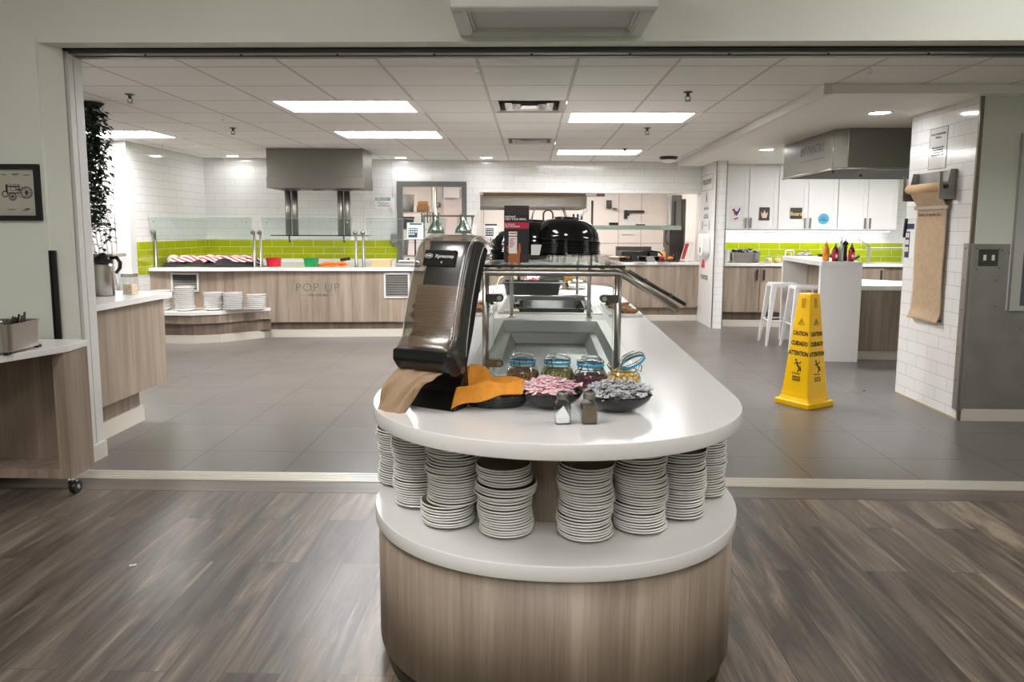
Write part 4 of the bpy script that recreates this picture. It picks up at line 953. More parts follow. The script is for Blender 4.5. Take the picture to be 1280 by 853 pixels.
tag(MB().tube([(0, 0, 0), (.03, 0, .10), (.10, 0, .14), (.2, 0, .10)], .006, 8).build('hose', pbr('cream tube', (220, 200, 160), .5), None, (-.31, 6.5, TOP + .0)), 'cream curved tube behind the left end of the black tub', 'tube')

# ================================================================ POP-UP COUNTER (back left)
PA = .10; PO = (-2.4, 9.20)
def pu(u, v=0, z=0):    # along the counter front, back from it, up
    return (PO[0] + u * math.cos(PA) - v * math.sin(PA), PO[1] + u * math.sin(PA) + v * math.cos(PA), z)
# local u from -2.55 (left wall side) to 1.45
L_, R_ = -2.42, 1.40
pc = thing('popup_counter', 'long greige wood serving counter lettered pop up along the back left', 'counter', (PO[0], PO[1], 0), PA)
MB().box(L_, R_, .06, .70, .20, .86).build('front_panel', 'wood', pc)
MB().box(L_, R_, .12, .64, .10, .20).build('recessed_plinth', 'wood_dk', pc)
MB().box(L_, R_, .10, .66, 0, .10).build('vinyl_base', 'cove', pc)
text('POP UP', .155, 'inkgreen', pc, (-.33, .058, .645), name='counter_lettering', spacing=1.12, bold=-.003)
text('\u2014\u2014   FRESH KITCHEN   \u2014\u2014', .038, 'inkgreen', pc, (-.33, .058, .55), name='counter_lettering', sx=.9)
def louvre(t, u, y, z, w, h, n_=13):
    g = thing_part = MB()
    for q in ((-w, w, -h, -h + .022), (-w, w, h - .022, h), (-w, -w + .022, -h, h), (w - .022, w, -h, h)): g.box(u + q[0], u + q[1], y - .012, y, z + q[2], z + q[3])
    v_ = g.build('vent_frame', 'whitepaint', t)
    s_ = MB(); s_.box(u - w + .02, u + w - .02, y - .001, y, z - h + .02, z + h - .02, 0)
    for k in range(n_):
        zz = z - h + .03 + k * (2 * h - .06) / (n_ - 1); s_.prism([(y - .012, zz), (y - .010, zz + .001), (y - .004, zz + .007), (y - .006, zz + .006)], u - w + .022, u + w - .022, 1, axis='X')
    s_.build('vent_slats', ['blackmatt', 'galv'], v_)
louvre(pc, .68, .06, .675, .165, .165)
# curved plate ledge at the left, in front
led = [(-2.42, .06), (-2.42, -.30), (-2.1, -.40), (-1.75, -.44), (-1.45, -.36), (-1.2, -.16), (-1.02, .0), (-.93, .06)]
lt = thing('plate_ledge', 'low curved wood ledge with white top under the pop-up counter', 'shelf unit', (PO[0], PO[1], 0), PA)
MB().prism(led, .352, .392).build('ledge_top', 'solid', lt)
def inset(p, d): 
    return [(x, y) if y >= .05 else (x, y + d) for x, y in p]
MB().prism(inset(led, .02), .245, .352).build('ledge_fascia', 'wood', lt)
MB().prism(inset(led, .07), .10, .245).build('ledge_plinth', 'wood_dk', lt)
MB().prism(inset(led, .06), .0, .10).build('vinyl_base', 'cove', lt)
struct('trim_20', MB().box(L_ - .12, L_, -.46, -.23, 0, .86), 'whitepaint', (PO[0], PO[1], 0), PA)
lv = thing('wall_vent', 'white framed louvre vent low behind the stacked plates', 'vent', pu(-1.98, .058, .72), PA)
louvre(lv, 0, 0, 0, .17, .12, 9)
ct = MB().prism([(-2.405, 0.02), (-2.0, -.03), (-1.5, -.02), (-1.0, .02), (R_ + .03, .02), (R_ + .03, 1.2), (1.2, 1.59), (-2.23, 1.67), (-2.38, .3)], .862, .905).build('popup_worktop', 'solid', None, (PO[0], PO[1], 0), PA, bevel=.003)
tag(ct, 'long white worktop of the pop-up serving counter at the back left', 'countertop')
tag(MB().box(-4.1, -1.26, -.055, -.008, .905, .955).build('upstand', 'solid', None, BO, BA), 'low white upstand along the green tiles behind the pop-up counter', 'upstand')
tag(MB().box(-4.0, -1.3, -.5, -.06, 0, .862).build('rear_cabinet', 'wood', None, BO, BA), 'wood cabinet run below the worktop against the green tiled wall', 'cabinet')
# plate stacks on the ledge
dp = [(0, .004), (.06, .003), (.075, 0), (.085, .006), (.112, .022), (.118, .034), (.115, .038), (.108, .030), (.07, .012), (0, .010)]
dpo = MB(); dpo.open_lathe(dp[:7], n=28, mi=0).open_lathe(dp[6:], n=28, mi=1); dpo = dpo.build('p', ['china', 'gapshade']); dpm = dpo.data; D.objects.remove(dpo)
for x, y, n_, nm in ((-4.56, 8.86, 10, 'at the far left of the low ledge'), (-4.24, 8.80, 12, 'second from left on the low ledge'), (-3.92, 8.88, 9, 'in the middle of the low ledge'), (-3.67, 8.88, 9, 'second from right on the low ledge'), (-3.40, 8.92, 8, 'at the right end of the low ledge')):
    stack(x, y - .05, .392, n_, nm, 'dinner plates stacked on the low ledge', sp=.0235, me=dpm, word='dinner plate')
# guard posts and tilted panes on the counter
def upost(px, tagline, h_=.45):
    u, = px
    t = thing('guard_post', tagline, 'post', pu(u, .16, .905), PA, 'steel posts of the pop-up food guard')
    MB().lathe([(.03, 0), (.03, .008), (.02, .012), (.02, .26), (.016, .27), (.016, h_), (.013, h_ + .01)], n=16).build('tube', 'steel_d', t)
    MB().tube([(0, .0, h_ - .02), (.0, -.05, h_ - .005)], .018, 12).ball((0, -.055, h_ - .004), .030, 12, sc=(1.1, .7, 1)).build('clamp', 'steel_d', t)
for u, nm in ((-2.36, 'at the far left'), (-1.13, 'left one of the pair by the red box'), (-1.05, 'right one of the pair by the red box'), (.155, 'left one of the pair before the far wall door'), (.25, 'right one of the pair before the far wall door')):
    upost((u,), 'slim steel food guard post ' + nm)
for a, b_, nm in ((-2.40, -1.13, 'left tilted clear glass pane of the pop-up food guard'), (-1.02, .12, 'middle tilted clear glass pane of the pop-up food guard'), (.28, 1.32, 'right tilted clear glass pane of the pop-up food guard')):
    t = thing('glass_screen', nm, 'glass pane', pu((a + b_) / 2, .1, 1.26), PA, 'tilted panes of the pop-up food guard')
    w = (b_ - a) / 2
    MB().add([(-w + .03, .04, 0), (w - .03, .04, 0), (w + .02, -.10, .27), (-w + .03, -.10, .27), (-w + .03, .048, 0), (w - .03, .048, 0), (w + .02, -.092, .27), (-w + .03, -.092, .27)], [[3, 2, 1, 0], [4, 5, 6, 7]]).build('glass', 'glassg', t)
    MB().tube([(-w + .03, .04, 0), (w - .03, .04, 0), (w + .02, -.10, .27), (-w + .03, -.10, .27)], .003, 4, closed=True).build('glass_edge', pbr('pale green edge', (120, 150, 140), .3) if 'edgeg' not in M else M['edgeg'], t)
    MB().ball((-w + .09, -.088, .22), .012, 8).ball((w - .05, -.088, .22), .012, 8).build('glass_fixing', 'steel', t)
# hanging glass shelf on the canopy tubes
# steel canopy over the pop-up counter
cn = thing('extract_canopy', 'large stainless extract canopy hanging over the pop-up counter', 'canopy', (-2.79, 9.72, 1.92), .03)
MB().box(-.62, .62, -.32, .30, .14, .502).box(-.625, .625, -.325, .305, 0, .145).build('canopy_body', 'steel_d', cn, bevel=.004)
MB().box(-.56, .56, -.26, .24, -.004, .0).build('filter_opening', 'dsteel', cn)
for q, u in enumerate((-.41, .29)):
    g = MB()
    for k in (-1, 1): g.tube([(u + .045 * k, 0, 0), (u + .045 * k, 0, -.62)], .040, 18)
    g.lathe([(.12, -.004), (.12, -.016), (.10, -.018)], (u, 0, 0), 24)
    g.build('drop_duct', 'steel_d', cn)
MB().lathe([(.07, -.004), (.07, -.012), (.0, -.014)], (-.05, 0, 0), 20).build('canopy_lamp', 'dsteel', cn)
t = thing('glass_shelf', 'clear glass shelf hung under the canopy ducts', 'shelf', (-2.79, 9.6, 1.305), .04)
MB().box(-.62, .66, -.12, .14, 0, .012).build('shelf_glass', 'glassg', t); MB().box(-.62, .66, -.1215, -.1195, 0, .012).build('shelf_edge', 'glassedge', t)
MB().tube([(-.41, 0, 0), (-.41, 0, -.06), (-.40, 0, -.09)], .012, 8).tube([(.31, 0, 0), (.31, 0, -.06), (.32, 0, -.09)], .012, 8).build('shelf_hook', 'dsteel', t)
tag(MB().box(-.003, .003, -.003, .003, 0, 1.5).build('hanging_pane_edge', 'glassg', None, (-2.14, 9.3, .91)), 'thin upright clear glass fin beside the right canopy duct', 'glass pane')
# things on the pop-up counter
t = thing('black_cloth', 'rumpled black cloth spread under the bread on the pop-up counter', 'cloth', pu(-1.72, .30, .905), PA)
def cl(u, v):
    x = -.62 + 1.18 * u; y = -.14 + .42 * v
    e = min(1, 6 * u, 6 * (1 - u)) * min(1, 4 * v + .05)
    return (x, y, .010 + e * (.062 + .022 * math.sin(u * 21) + .016 * math.sin(u * 9 + v * 7)))
MB().grid(cl, 60, 14).build('cloth', 'blackmatt', t, solid=.004)
stripe = brickmat('red and white striped cloth', (196, 40, 62), (240, 236, 232), .045, 3, .014, .85, 'XY')[0]
M['stripe'] = stripe
def stripemat():
    m, t_, b_ = nt('diagonal red stripes'); tc_ = t_.nodes.new('ShaderNodeTexCoord'); w_ = t_.nodes.new('ShaderNodeTexWave'); w_.inputs['Scale'].default_value = 6.5; w_.bands_direction = 'DIAGONAL'
    t_.links.new(tc_.outputs['Object'], w_.inputs[0]); r_ = ramp(t_, w_.outputs[0], [(.48, S((240, 234, 230))), (.52, S((200, 40, 66)))]); t_.links.new(r_.outputs[0], b_.inputs['Base Color']); b_.inputs['Roughness'].default_value = .85; return m
M['stripe'] = stripemat()
for k, (u0, w, lb) in enumerate(((-1.98, .26, 'left red and white striped cloth draped over the black cloth'), (-1.50, .34, 'right red and white striped cloth draped over the black cloth'))):
    def sc2(u, v, w=w, k=k):
        x = -w + 2 * w * u; dr = .05 + .045 * (1 - abs(math.sin(u * PI * 1.5 + k)))
        return (x, -.085 + .26 * v, .125 + .012 * math.sin(u * 14 + v * 4) - dr * max(0, 1 - v * 2.2))
    tag(MB().grid(sc2, 40, 14).build('striped_cloth', 'stripe', None, pu(u0, .32, .905), PA, solid=.003), lb, 'cloth', 'striped cloths on the pop-up counter')
rnd = random.Random(9)
for k in range(9):
    u = -2.12 + .11 * k
    tag(MB().ball((0, 0, 0), .05, 12, sc=(1.25, .8, .62)).build('bread_roll', 'bread', None, pu(u, .46, 1.02 + rnd.uniform(-.008, .008)), rnd.random()), 'pale bread roll lying on the striped cloths behind the guard glass', 'bread roll', 'bread rolls on the striped cloths')
t = thing('plastic_bag', 'crumpled clear bag at the left end of the bread display', 'bag', pu(-2.22, .36, .905), PA)
def bg(u, v):
    a = u * 2 * PI; b_ = (v - .5) * PI; r_ = 1 + .2 * math.sin(7 * a + 4 * b_)
    return (.075 * math.cos(a) * math.cos(b_) * r_, .05 * math.sin(a) * math.cos(b_) * r_, .07 + .07 * math.sin(b_) * r_)
MB().grid(bg, 28, 14).build('bag_film', pbr('cloudy film', (214, 210, 196), .3), t)
t = thing('bread_board', 'long pale board lying behind the bread on the counter', 'board', pu(-1.55, .62, .905), PA); MB().box(-.32, .32, -.08, .08, .06, .10, 0, .01).box(-.3, .3, -.06, .06, 0, .06).build('board', 'bread', t)
def tray(x, y, z, w, d, h, mat, label, cat='container', rz=0, name='food_box'):
    t = thing(name, label, cat, (x, y, z), rz)
    opentub(MB(), w, d, 0, h, .012, .006, .003).build('box_body', mat, t); return t
p = pu(-.93, .30, .905); tray(p[0], p[1], .905, .085, .08, .115, 'red', 'small red plastic box on the pop-up counter')
p = pu(-.45, .30, .905); tray(p[0], p[1], .905, .085, .08, .110, 'green', 'small green plastic box on the pop-up counter')
p = pu(-1.17, .30, .905)
t = thing('cutting_tool', 'black handled steel tray at the left of the red box', 'tray', p, PA)
MB().box(-.12, .14, -.06, .06, 0, .015).build('tray_plate', 'steel_d', t); MB().tube([(-.12, 0, .02), (-.10, 0, .10), (.0, 0, .10), (.1, 0, .04)], .014, 8).build('handle', 'black', t)
rnd = random.Random(2)
for k in range(14):
    p = pu(-.17 + rnd.uniform(-.14, .14), .28 + rnd.uniform(-.05, .05), .925 + (.028 if k > 8 else 0)); a = rnd.uniform(-.5, .5)
    tag(MB().tube([(-.06, 0, 0), (0, 0, .003), (.05, 0, 0)], [.016, .018, .008], 10).build('carrot', 'carrot', None, p, a), 'orange carrot piece lying beside the green box', 'carrot', 'carrots on the pop-up counter')
tag(MB().tube([(-.06, 0, 0), (.07, 0, .02)], .022, 10).build('knife_handle', 'black', None, pu(-.02, .36, .99), PA), 'black handled tool resting on the carrots', 'tool')
t = thing('wooden_box', 'small tan wooden box on the pop-up counter near the grey door', 'box', pu(.46, .30, .905), PA); MB().box(-.13, .13, -.07, .07, 0, .075, 0, .004).build('box_body', pbr('tan wood', (196, 160, 112), .6), t); MB().box(-.132, .132, -.072, .072, .075, .09, 0, .003).build('box_lid', pbr('light tan wood', (206, 174, 128), .6), t)
t = thing('chafing_dish', 'low steel chafing dish with lid on the pop-up counter', 'pan', pu(.82, .26, .905), PA)
MB().box(-.16, .16, -.12, .12, 0, .04, 0, .006).build('water_pan', 'steel', t); MB().prism([(-.16, .042), (.16, .042), (.13, .085), (-.12, .085)], -.12, .12, axis='Y').build('lid', 'chrome', t, bevel=.004); MB().lathe([(.012, .085), (.012, .10), (.02, .105), (.0, .115)], n=12).build('knob', 'black', t)
# heat lamp gantry behind the dispenser
t = thing('heat_lamp_gantry', 'dark metal rail carrying two domed heat lamps behind the napkin dispenser', 'heat lamp', (-1.08, 9.6, .905), .06)
MB().box(-.34, .34, -.02, .02, .655, .68).build('rail', pbr('bronze metal', (96, 88, 74), .4, .7), t)
MB().tube([(.31, 0, 0), (.31, 0, .66)], .014, 10).build('upright', 'steel', t); MB().tube([(-.33, 0, 0), (-.33, 0, .66)], .014, 10).build('upright', 'steel', t)
for k, x in enumerate((-.17, .19)):
    lp = MB().open_lathe([(.025, .655), (.03, .62), (.06, .57), (.10, .50), (.115, .44), (.108, .44), (.09, .50), (.05, .57), (.0, .61)], (x, 0, 0), 24).build('lamp_shade', pbr('hammered green grey metal', (142, 160, 150), .22, 1, bump=.5, bscale=30) if k == 0 else bpy.data.materials['hammered green grey metal'], t)
def price(x, y, z, rz, lb):
    t = thing('menu_screen', lb, 'sign', (x, y, z), rz)
    MB().box(-.105, .105, -.008, .008, 0, .215, 0, .003).build('board', 'white', t, rot=(-.18, 0, 0))
    f = MB(); f.box(-.075, .085, -.0105, -.0085, .185, .208).box(-.085, .03, -.0105, -.0085, .02, .145)
    b_ = f.build('print', 'navy', t, rot=(-.18, 0, 0)); g = MB()
    for r_ in range(3):
        for c_ in range(4 - (r_ == 2)): g.box(-.078 + c_ * .027, -.060 + c_ * .027, -.0125, -.0105, .105 - r_ * .03 + .01, .105 - r_ * .03 + .03)
    g.build('icons', 'paper', t, rot=(-.18, 0, 0))
    MB().tube([(0, .02, -(z - .905)), (0, .02, .02)], .012, 8).lathe([(.06, -(z - .905)), (.06, -(z - .905) + .008), (.012, -(z - .905) + .012)], (0, .02, 0), 16).build('stand', 'black', t)
price(-1.50, 9.42, 1.27, .05, 'white notice board with navy icon grid left of the napkin dispenser top')
# second board stands on kitchen ledge side
# wall bits on the back wall
t = thing('wall_sign', 'white emergency notice with teal heading left of the grey door', 'sign', bk(-1.44, .003, 1.79), BA)
MB().box(-.125, .125, -.004, 0, -.085, .085).build('sign_panel', 'white', t); MB().box(-.118, .118, -.006, -.004, .032, .076).build('heading', 'tealsign', t)
text('EMERGENCY', .042, 'white', t, (0, -.0065, .054), bold=.0008, sx=.9)
text('PRESS TO CALL\nBUILDING\nMAINTENANCE', .026, 'ink', t, (0, -.0045, -.028))
tag(MB().box(-.035, .035, -.035, 0, -.09, .06, 0, .004).box(-.01, .03, -.05, -.03, -.13, -.085).tube([(0, -.006, .06), (0, -.006, .62)], .005, 6).build('call_point', 'white', None, bk(-1.30, .001, 1.80), BA), 'small white call box with cable on the wall beside the grey door', 'switch')
tag(MB().box(-.05, .05, -.05, 0, -.09, .05, 0, .008).lathe([(.04, -.09), (.03, -.13)], (0, -.03, 0), 16).build('soap_dispenser', 'steel_d', None, bk(-1.285, .007, 1.27), BA), 'small grey dispenser on the green tiles beside the door frame', 'dispenser')

# ================================================================ KITCHEN
kc = thing('kitchen_counter', 'greige wood counter front below the serving window', 'counter', BO, BA)
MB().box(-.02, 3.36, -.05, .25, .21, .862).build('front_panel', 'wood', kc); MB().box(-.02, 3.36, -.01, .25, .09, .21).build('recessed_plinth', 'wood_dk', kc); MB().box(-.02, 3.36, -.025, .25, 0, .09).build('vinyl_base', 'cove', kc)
tag(MB().box(-.03, 3.37, -.075, .62, .864, .908, 0, .004).build('window_ledge', 'solid', None, BO, BA), 'white solid ledge of the kitchen serving window', 'countertop')
t = thing('kitchen_hood', 'long stainless extraction hood inside the serving window', 'hood', bk(.72, -.95, 0), BA)
MB().prism([(-.35, 1.95), (.5, 1.95), (.5, 1.73), (-.34, 1.73), (-.42, 1.755), (-.42, 1.93)], -.83, .98, axis='X').build('hood_body', 'steel', t)
MB().box(-.80, .95, -.2, .4, 1.722, 1.73).build('hood_filters', 'dsteel', t)
t = thing('hood_shelf', 'long brown steel rail above the serving window', 'rail', bk(1.45, -.35, 1.915), BA); MB().box(-1.4, .5, -.03, .03, 0, .055).build('rail_body', pbr('bronze rail', (128, 112, 92), .35, .8), t); MB().box(.2, .37, -.032, -.03, .005, .05).build('rail_label', 'paper', t)
t = thing('pass_shelf', 'long steel and glass pass shelf inside the serving window', 'shelf', bk(2.1, -.55, 1.40), BA)
MB().box(-1.3, 1.10, -.15, .15, 0, .07).build('shelf_body', pbr('pale green steel', (176, 190, 182), .3, .8), t)
for s_ in (-.32, 1.02): MB().box(s_, s_ + .03, .0, .03, 0, .46).build('hanger', 'dsteel', t)
hs = MB()
for k, x in enumerate((-1.05, -.85, -.6, .02, .45)): 
    tag(MB().box(-.07, .07, -.03, .03, 0, .018, 1).box(-.07, .07, -.028, .028, .018, .042).build('ticket_holder', ['white' if k % 2 == 0 else 'black', 'black'], None, bk(2.1 + x, -.45, 1.471), BA), ['white order ticket holder at the left of the pass shelf', 'black order ticket holder second along the pass shelf', 'white order ticket holder third along the pass shelf', 'black order ticket holder fourth along the pass shelf', 'white order ticket holder at the right of the pass shelf'][k], 'ticket holder')
t = thing('equipment_column', 'dark grey equipment column at the right end of the kitchen window', 'equipment', bk(3.17, -.75, 0), BA)
MB().box(-.10, .12, -.15, .25, .9, 1.40, 0, .01).build('cabinet', 'dsteel', t); MB().box(-.07, .10, -.10, .2, 1.40, 1.96, 0, .01).build('upper_panel', pbr('steel side', (150, 152, 148), .35, .8), t)
MB().box(-.11, -.075, -.12, -.10, 1.50, 1.86).build('notices', 'paper', t); MB().box(.13, .17, -.1, .05, .9, 1.9, 0, .01).build('pipe_cover', 'steel_d', t)
MB().tube([(-.14, -.1, 1.40), (-.17, -.1, 1.3), (-.14, -.1, 1.2), (-.10, -.1, 1.16)], .018, 8).build('hose', 'steel_d', t)
t = thing('white_tray', 'white tray leaning on end at the right of the kitchen ledge', 'tray', bk(3.2, -.1, .91), BA); MB().box(-.03, .03, -.01, .25, 0, .32, 0, .008).build('tray_body', 'white', t, rot=(0, .28, 0)); MB().box(-.032, -.03, .02, .2, .03, .28).build('tray_stripe', 'red', t, rot=(0, .28, 0))
def dish(u, v, r, h, mat, lb, cat='pan', nm='pan', sy=.7):
    t = thing(nm, lb, cat, bk(u, v, .908), BA); MB().open_lathe([(0, 0), (r * .85, 0), (r, h), (r + .012, h), (r * .97, h - .003), (r * .82, .006), (0, .008)], n=28, sy=sy).build('pan_body', mat, t); return t
t = dish(2.12, -.12, .16, .075, 'steel', 'round steel pan of food on the kitchen ledge, left'); MB().open_lathe([(0, .085), (.10, .082), (.145, .07)], n=20, sy=.7).build('food', 'bread', t)
t = dish(2.62, -.12, .18, .085, 'chrome', 'round steel pan with black handle on the kitchen ledge, middle'); MB().tube([(-.19, -.05, .10), (-.15, -.05, .15), (.0, -.05, .17), (.15, -.05, .15), (.2, -.05, .10)], .012, 8).build('handle', 'black', t)
MB().lathe([(.0, .09), (.03, .09), (.03, .13), (.05, .135), (0, .15)], n=16).build('lid_knob', 'black', t)
for k, (u, w, m_, lb) in enumerate(((2.35, .20, 'dsteel', 'flat dark tray lying between the steel pans'), (2.88, .17, 'dsteel', 'flat dark tray at the right of the kitchen ledge'), (1.95, .12, 'bread', 'pale tray of food at the left of the kitchen ledge'))):
    t = thing('baking_tray', lb, 'tray', bk(u, .0, .908), BA); MB().box(-w, w, -.05, .2, 0, .02, 0, .004).build('tray_body', m_, t)
for k, u in enumerate((2.08, 2.42, 2.78)): tag(MB().box(-.09, .09, -.06, .02, 0, .004).build('paper_label', 'paper', None, bk(u, .05, .9085), BA), ['white card lying flat at the left of the kitchen ledge', 'white card lying flat in the middle of the kitchen ledge', 'white card lying flat at the right of the kitchen ledge'][k], 'card')
t = thing('sauce_bottle', 'orange labelled squeeze bottle on the kitchen ledge', 'bottle', bk(2.86, -.16, .908), BA); MB().lathe([(.03, 0), (.032, .01), (.032, .13), (.015, .16)], n=16).build('bottle_body', pbr('orange label', (226, 150, 50), .4), t); MB().lathe([(.016, .16), (.012, .2), (.004, .23)], n=12).build('cap', 'white', t)
t = thing('cooking_block', 'dark grey range standing behind the kitchen ledge', 'range', bk(2.65, -.9, 0), BA); MB().box(-.35, .25, -.25, .25, 0, 1.05, 0, .01).build('range_body', 'dsteel', t); MB().box(-.35, .25, .2, .25, 1.05, 1.12).build('splash', 'steel_d', t)
t = thing('cooking_range', 'long low cooking range behind the left of the kitchen ledge', 'range', bk(1.1, -1.2, 0), BA); MB().box(-1.0, 1.1, -.35, .35, 0, .98, 0, .01).build('range_body', 'steel_d', t)
for k in range(5): MB().box(-.85 + .38 * k, -.6 + .38 * k, -.2, .2, .98, 1.02, 0, .005).build('burner', 'dsteel', t)
for k, (u, v, m_, lb) in enumerate(((2.02, .0, 'bread', 'small tan roll on the kitchen ledge at the left'), (2.14, .03, 'cookie', 'small browned roll on the kitchen ledge at the left'), (2.27, -.02, 'cookie', 'browned roll between the two steel pans'), (2.95, .02, 'carrot', 'small orange red food item right of the squeeze bottle'), (2.80, .02, 'red', 'small red food item left of the squeeze bottle'))):
    tag(MB().ball((0, 0, .03), .04, 10, sc=(1.3, 1, .75)).build('food_item', m_, None, bk(u, v - .1, .935), BA), lb, 'food')
for k, (u, h, lb) in enumerate(((2.35, .10, 'short black tool pot on the kitchen ledge left of the bottle'), (3.05, .14, 'tall black tool pot on the kitchen ledge right of the bottle'))):
    tag(MB().lathe([(.035, 0), (.045, h), (.04, h), (.03, .01), (0, .01)], n=16).build('tool_pot', 'black', None, bk(u, -.25, .908), BA), lb, 'pot')
# kitchen wall fixtures
for u, z, lb in ((2.55, 1.90, 'dark alarm device high on the kitchen back wall'), (3.05, 1.73, 'dark door closer arm on the kitchen back wall')):
    t = thing('wall_device', lb, 'device', bk(u, -3.17, z), BA)
    if z > 1.8: MB().box(-.05, .05, -.05, 0, -.09, .07, 0, .008).build('device_body', 'dsteel', t); MB().lathe([(.045, 0), (.045, -.03)], (.12, -.02, -.08), 16).build('bell', 'steel_d', t)
    else: MB().box(-.2, -.14, -.06, 0, -.12, .05).box(-.16, .2, -.05, -.02, .0, .045, 0, .01).build('arm_body', 'dsteel', t)
t = thing('wall_poster', 'small icon poster on the kitchen back wall above the pass shelf', 'poster', bk(1.95, -3.17, 1.52), BA); MB().box(-.13, .13, -.004, 0, -.21, .21).build('sheet', 'paper', t)
g = MB()
for r_ in range(2):
    for c_ in range(3): g.box(-.11 + c_ * .08, -.07 + c_ * .08, -.006, -.004, .06 - r_ * .2, .18 - r_ * .2)
g.build('icons', 'navy', t)
t = thing('wall_poster', 'plain white paper clipped to the kitchen back wall at the right', 'poster', bk(2.93, -3.17, 1.50), BA); MB().box(-.12, .12, -.004, 0, -.19, .19).build('sheet', 'paper', t); MB().box(-.03, .03, -.012, -.004, .17, .22).build('clip', 'black', t)
# arms, gooseneck and the like seen above the bowls
tag(MB().tube([(0, 0, 0), (0, 0, .25)] + [(.075 - .075 * math.cos(a), 0, .25 + .075 * math.sin(a)) for a in [PI * k / 8 for k in range(1, 9)]] + [(.15, 0, .02)], .013, 10).lathe([(.03, 0), (.03, .06)], n=12).build('gooseneck_tap', 'black', None, (.20, 11.55, 1.38), BA), 'black gooseneck pipe rising behind the bowls in the kitchen window', 'tap')
for k, (a, b_, lb) in enumerate((((.10, 11.7, 1.86), (-.05, 11.7, 1.35), 'slim steel rod hanging left of the black gooseneck pipe'), ((.50, 11.7, 1.80), (.62, 11.7, 1.40), 'flat steel arm hanging right of the black gooseneck pipe'), ((.90, 11.7, 1.72), (.76, 11.7, 1.58), 'short white rod right of the black gooseneck pipe'))):
    v0 = Vector(a); tag(MB().tube([Vector(b_) - v0, (0, 0, 0)], .016 if k != 1 else .022, 8).build('hanging_rod', ['steel', 'galv', 'white'][k], None, a), lb, 'utensil')
t = thing('order_card', 'small white card with navy icon grid at the left of the serving window', 'sign', bk(.16, .04, 1.27), BA)
MB().box(-.105, .105, -.006, .006, 0, .22, 0, .002).build('card', 'white', t); MB().box(-.085, .095, -.008, -.006, .185, .21).box(-.08, .04, -.008, -.006, .03, .15).build('print', 'navy', t)
g = MB()
for r_ in range(3):
    for c_ in range(4): g.box(-.075 + c_ * .028, -.057 + c_ * .028, -.0095, -.008, .12 - r_ * .035, .14 - r_ * .035)
g.build('icons', 'paper', t); MB().tube([(0, .01, -.362), (0, .01, .02)], .008, 8).build('stand', 'dsteel', t)

# behind the doorway
t = thing('storage_rack', 'steel wire shelving full of containers inside the doorway', 'rack', bk(-1.08, -1.1, 0), BA)
f = MB()
for z in (.5, .95, 1.38, 1.66): 
    f.box(-.35, .35, -.25, .25, z, z + .012)
    for k in range(12): f.tube([(-.33 + .06 * k, -.25, z + .03), (-.33 + .06 * k, -.25, z)], .004, 4)
f.build('wire_shelf', 'steel', t)
for x in (-.35, .35):
    for y in (-.25, .25): MB().tube([(x, y, 0), (x, y, 2.1)], .014, 8).build('upright', 'steel', t)
st = [(-.12, 1.675, .15, .28, 'white', 'cloudy white storage bucket on the top wire shelf', 'bucket'), (.16, 1.675, .10, .10, 'bread', 'tan cardboard carton on the top wire shelf', 'carton'), (.16, 1.78, .08, .07, 'bread', 'small tan carton on top of the other carton', 'carton'), (-.15, 1.395, .17, .20, 'steel', 'steel stockpot on the middle wire shelf', 'pot'), (-.2, .97, .12, .25, 'white', 'white tub on the lower wire shelf', 'tub'), (.1, .515, .2, .3, 'dsteel', 'dark grey bin on the lowest wire shelf', 'bin')]
for x, z, r_, h, m_, lb, ct_ in st:
    c = bk(-1.08 + x, -1.05, z + .001)
    if ct_ == 'carton': tag(MB().box(-r_, r_, -.1, .1, 0, h, 0, .003).build('carton', pbr('tan carton', (206, 160, 110), .8) if 'ctn' not in M else 0, None, c, BA), lb, ct_)
    else: tag(MB().open_lathe([(0, 0), (r_ * .78, 0), (r_, h), (r_ + .008, h), (r_ * .96, h - .005), (r_ * .75, .01), (0, .01)], n=24).build(ct_ if ct_ != 'tub' else 'storage_tub', m_, None, c, BA), lb, ct_)
for k in range(7):
    tag(MB().tube([(0, 0, 0), (0, 0, -.13), (.012, 0, -.16)], .011, 6).build('hanging_utensil', ['blackmatt', 'steel'][k % 2], None, bk(-.93 + .045 * k, -.82, 1.66), BA), 'slim kitchen utensil hanging in a row inside the doorway', 'utensil', 'utensils hanging inside the doorway')
struct('door_2', MB().box(-.66, -.05, 3.0, 3.05, 0, 2.15), pbr('pale pink grey door', (206, 192, 188), .4), BO, BA)
t = thing('wall_notice', 'blue headed white notice above the far door inside the doorway', 'sign', bk(-.52, -2.9, 2.13), BA); MB().box(-.16, .16, -.004, 0, -.14, .14).build('notice_sheet', 'paper', t); MB().box(-.16, .16, -.006, -.004, .06, .14).box(-.16, -.14, -.006, -.004, -.14, .06).build('notice_heading', pbr('sky blue print', (60, 140, 200), .5), t)
tag(MB().lathe([(.05, 0), (.05, .02), (.03, .03)], n=20).build('round_gauge', 'steel_d', None, bk(-.78, -3.17, 1.86), rot=(PI / 2, 0, 0)), 'small round gauge on the wall inside the doorway', 'gauge')
tag(MB().box(-.02, .02, -.05, 0, -.09, .06).build('door_lock', 'dsteel', None, bk(-.33, -2.99, 1.62), BA), 'small dark lock on the pale door inside the doorway', 'lock')

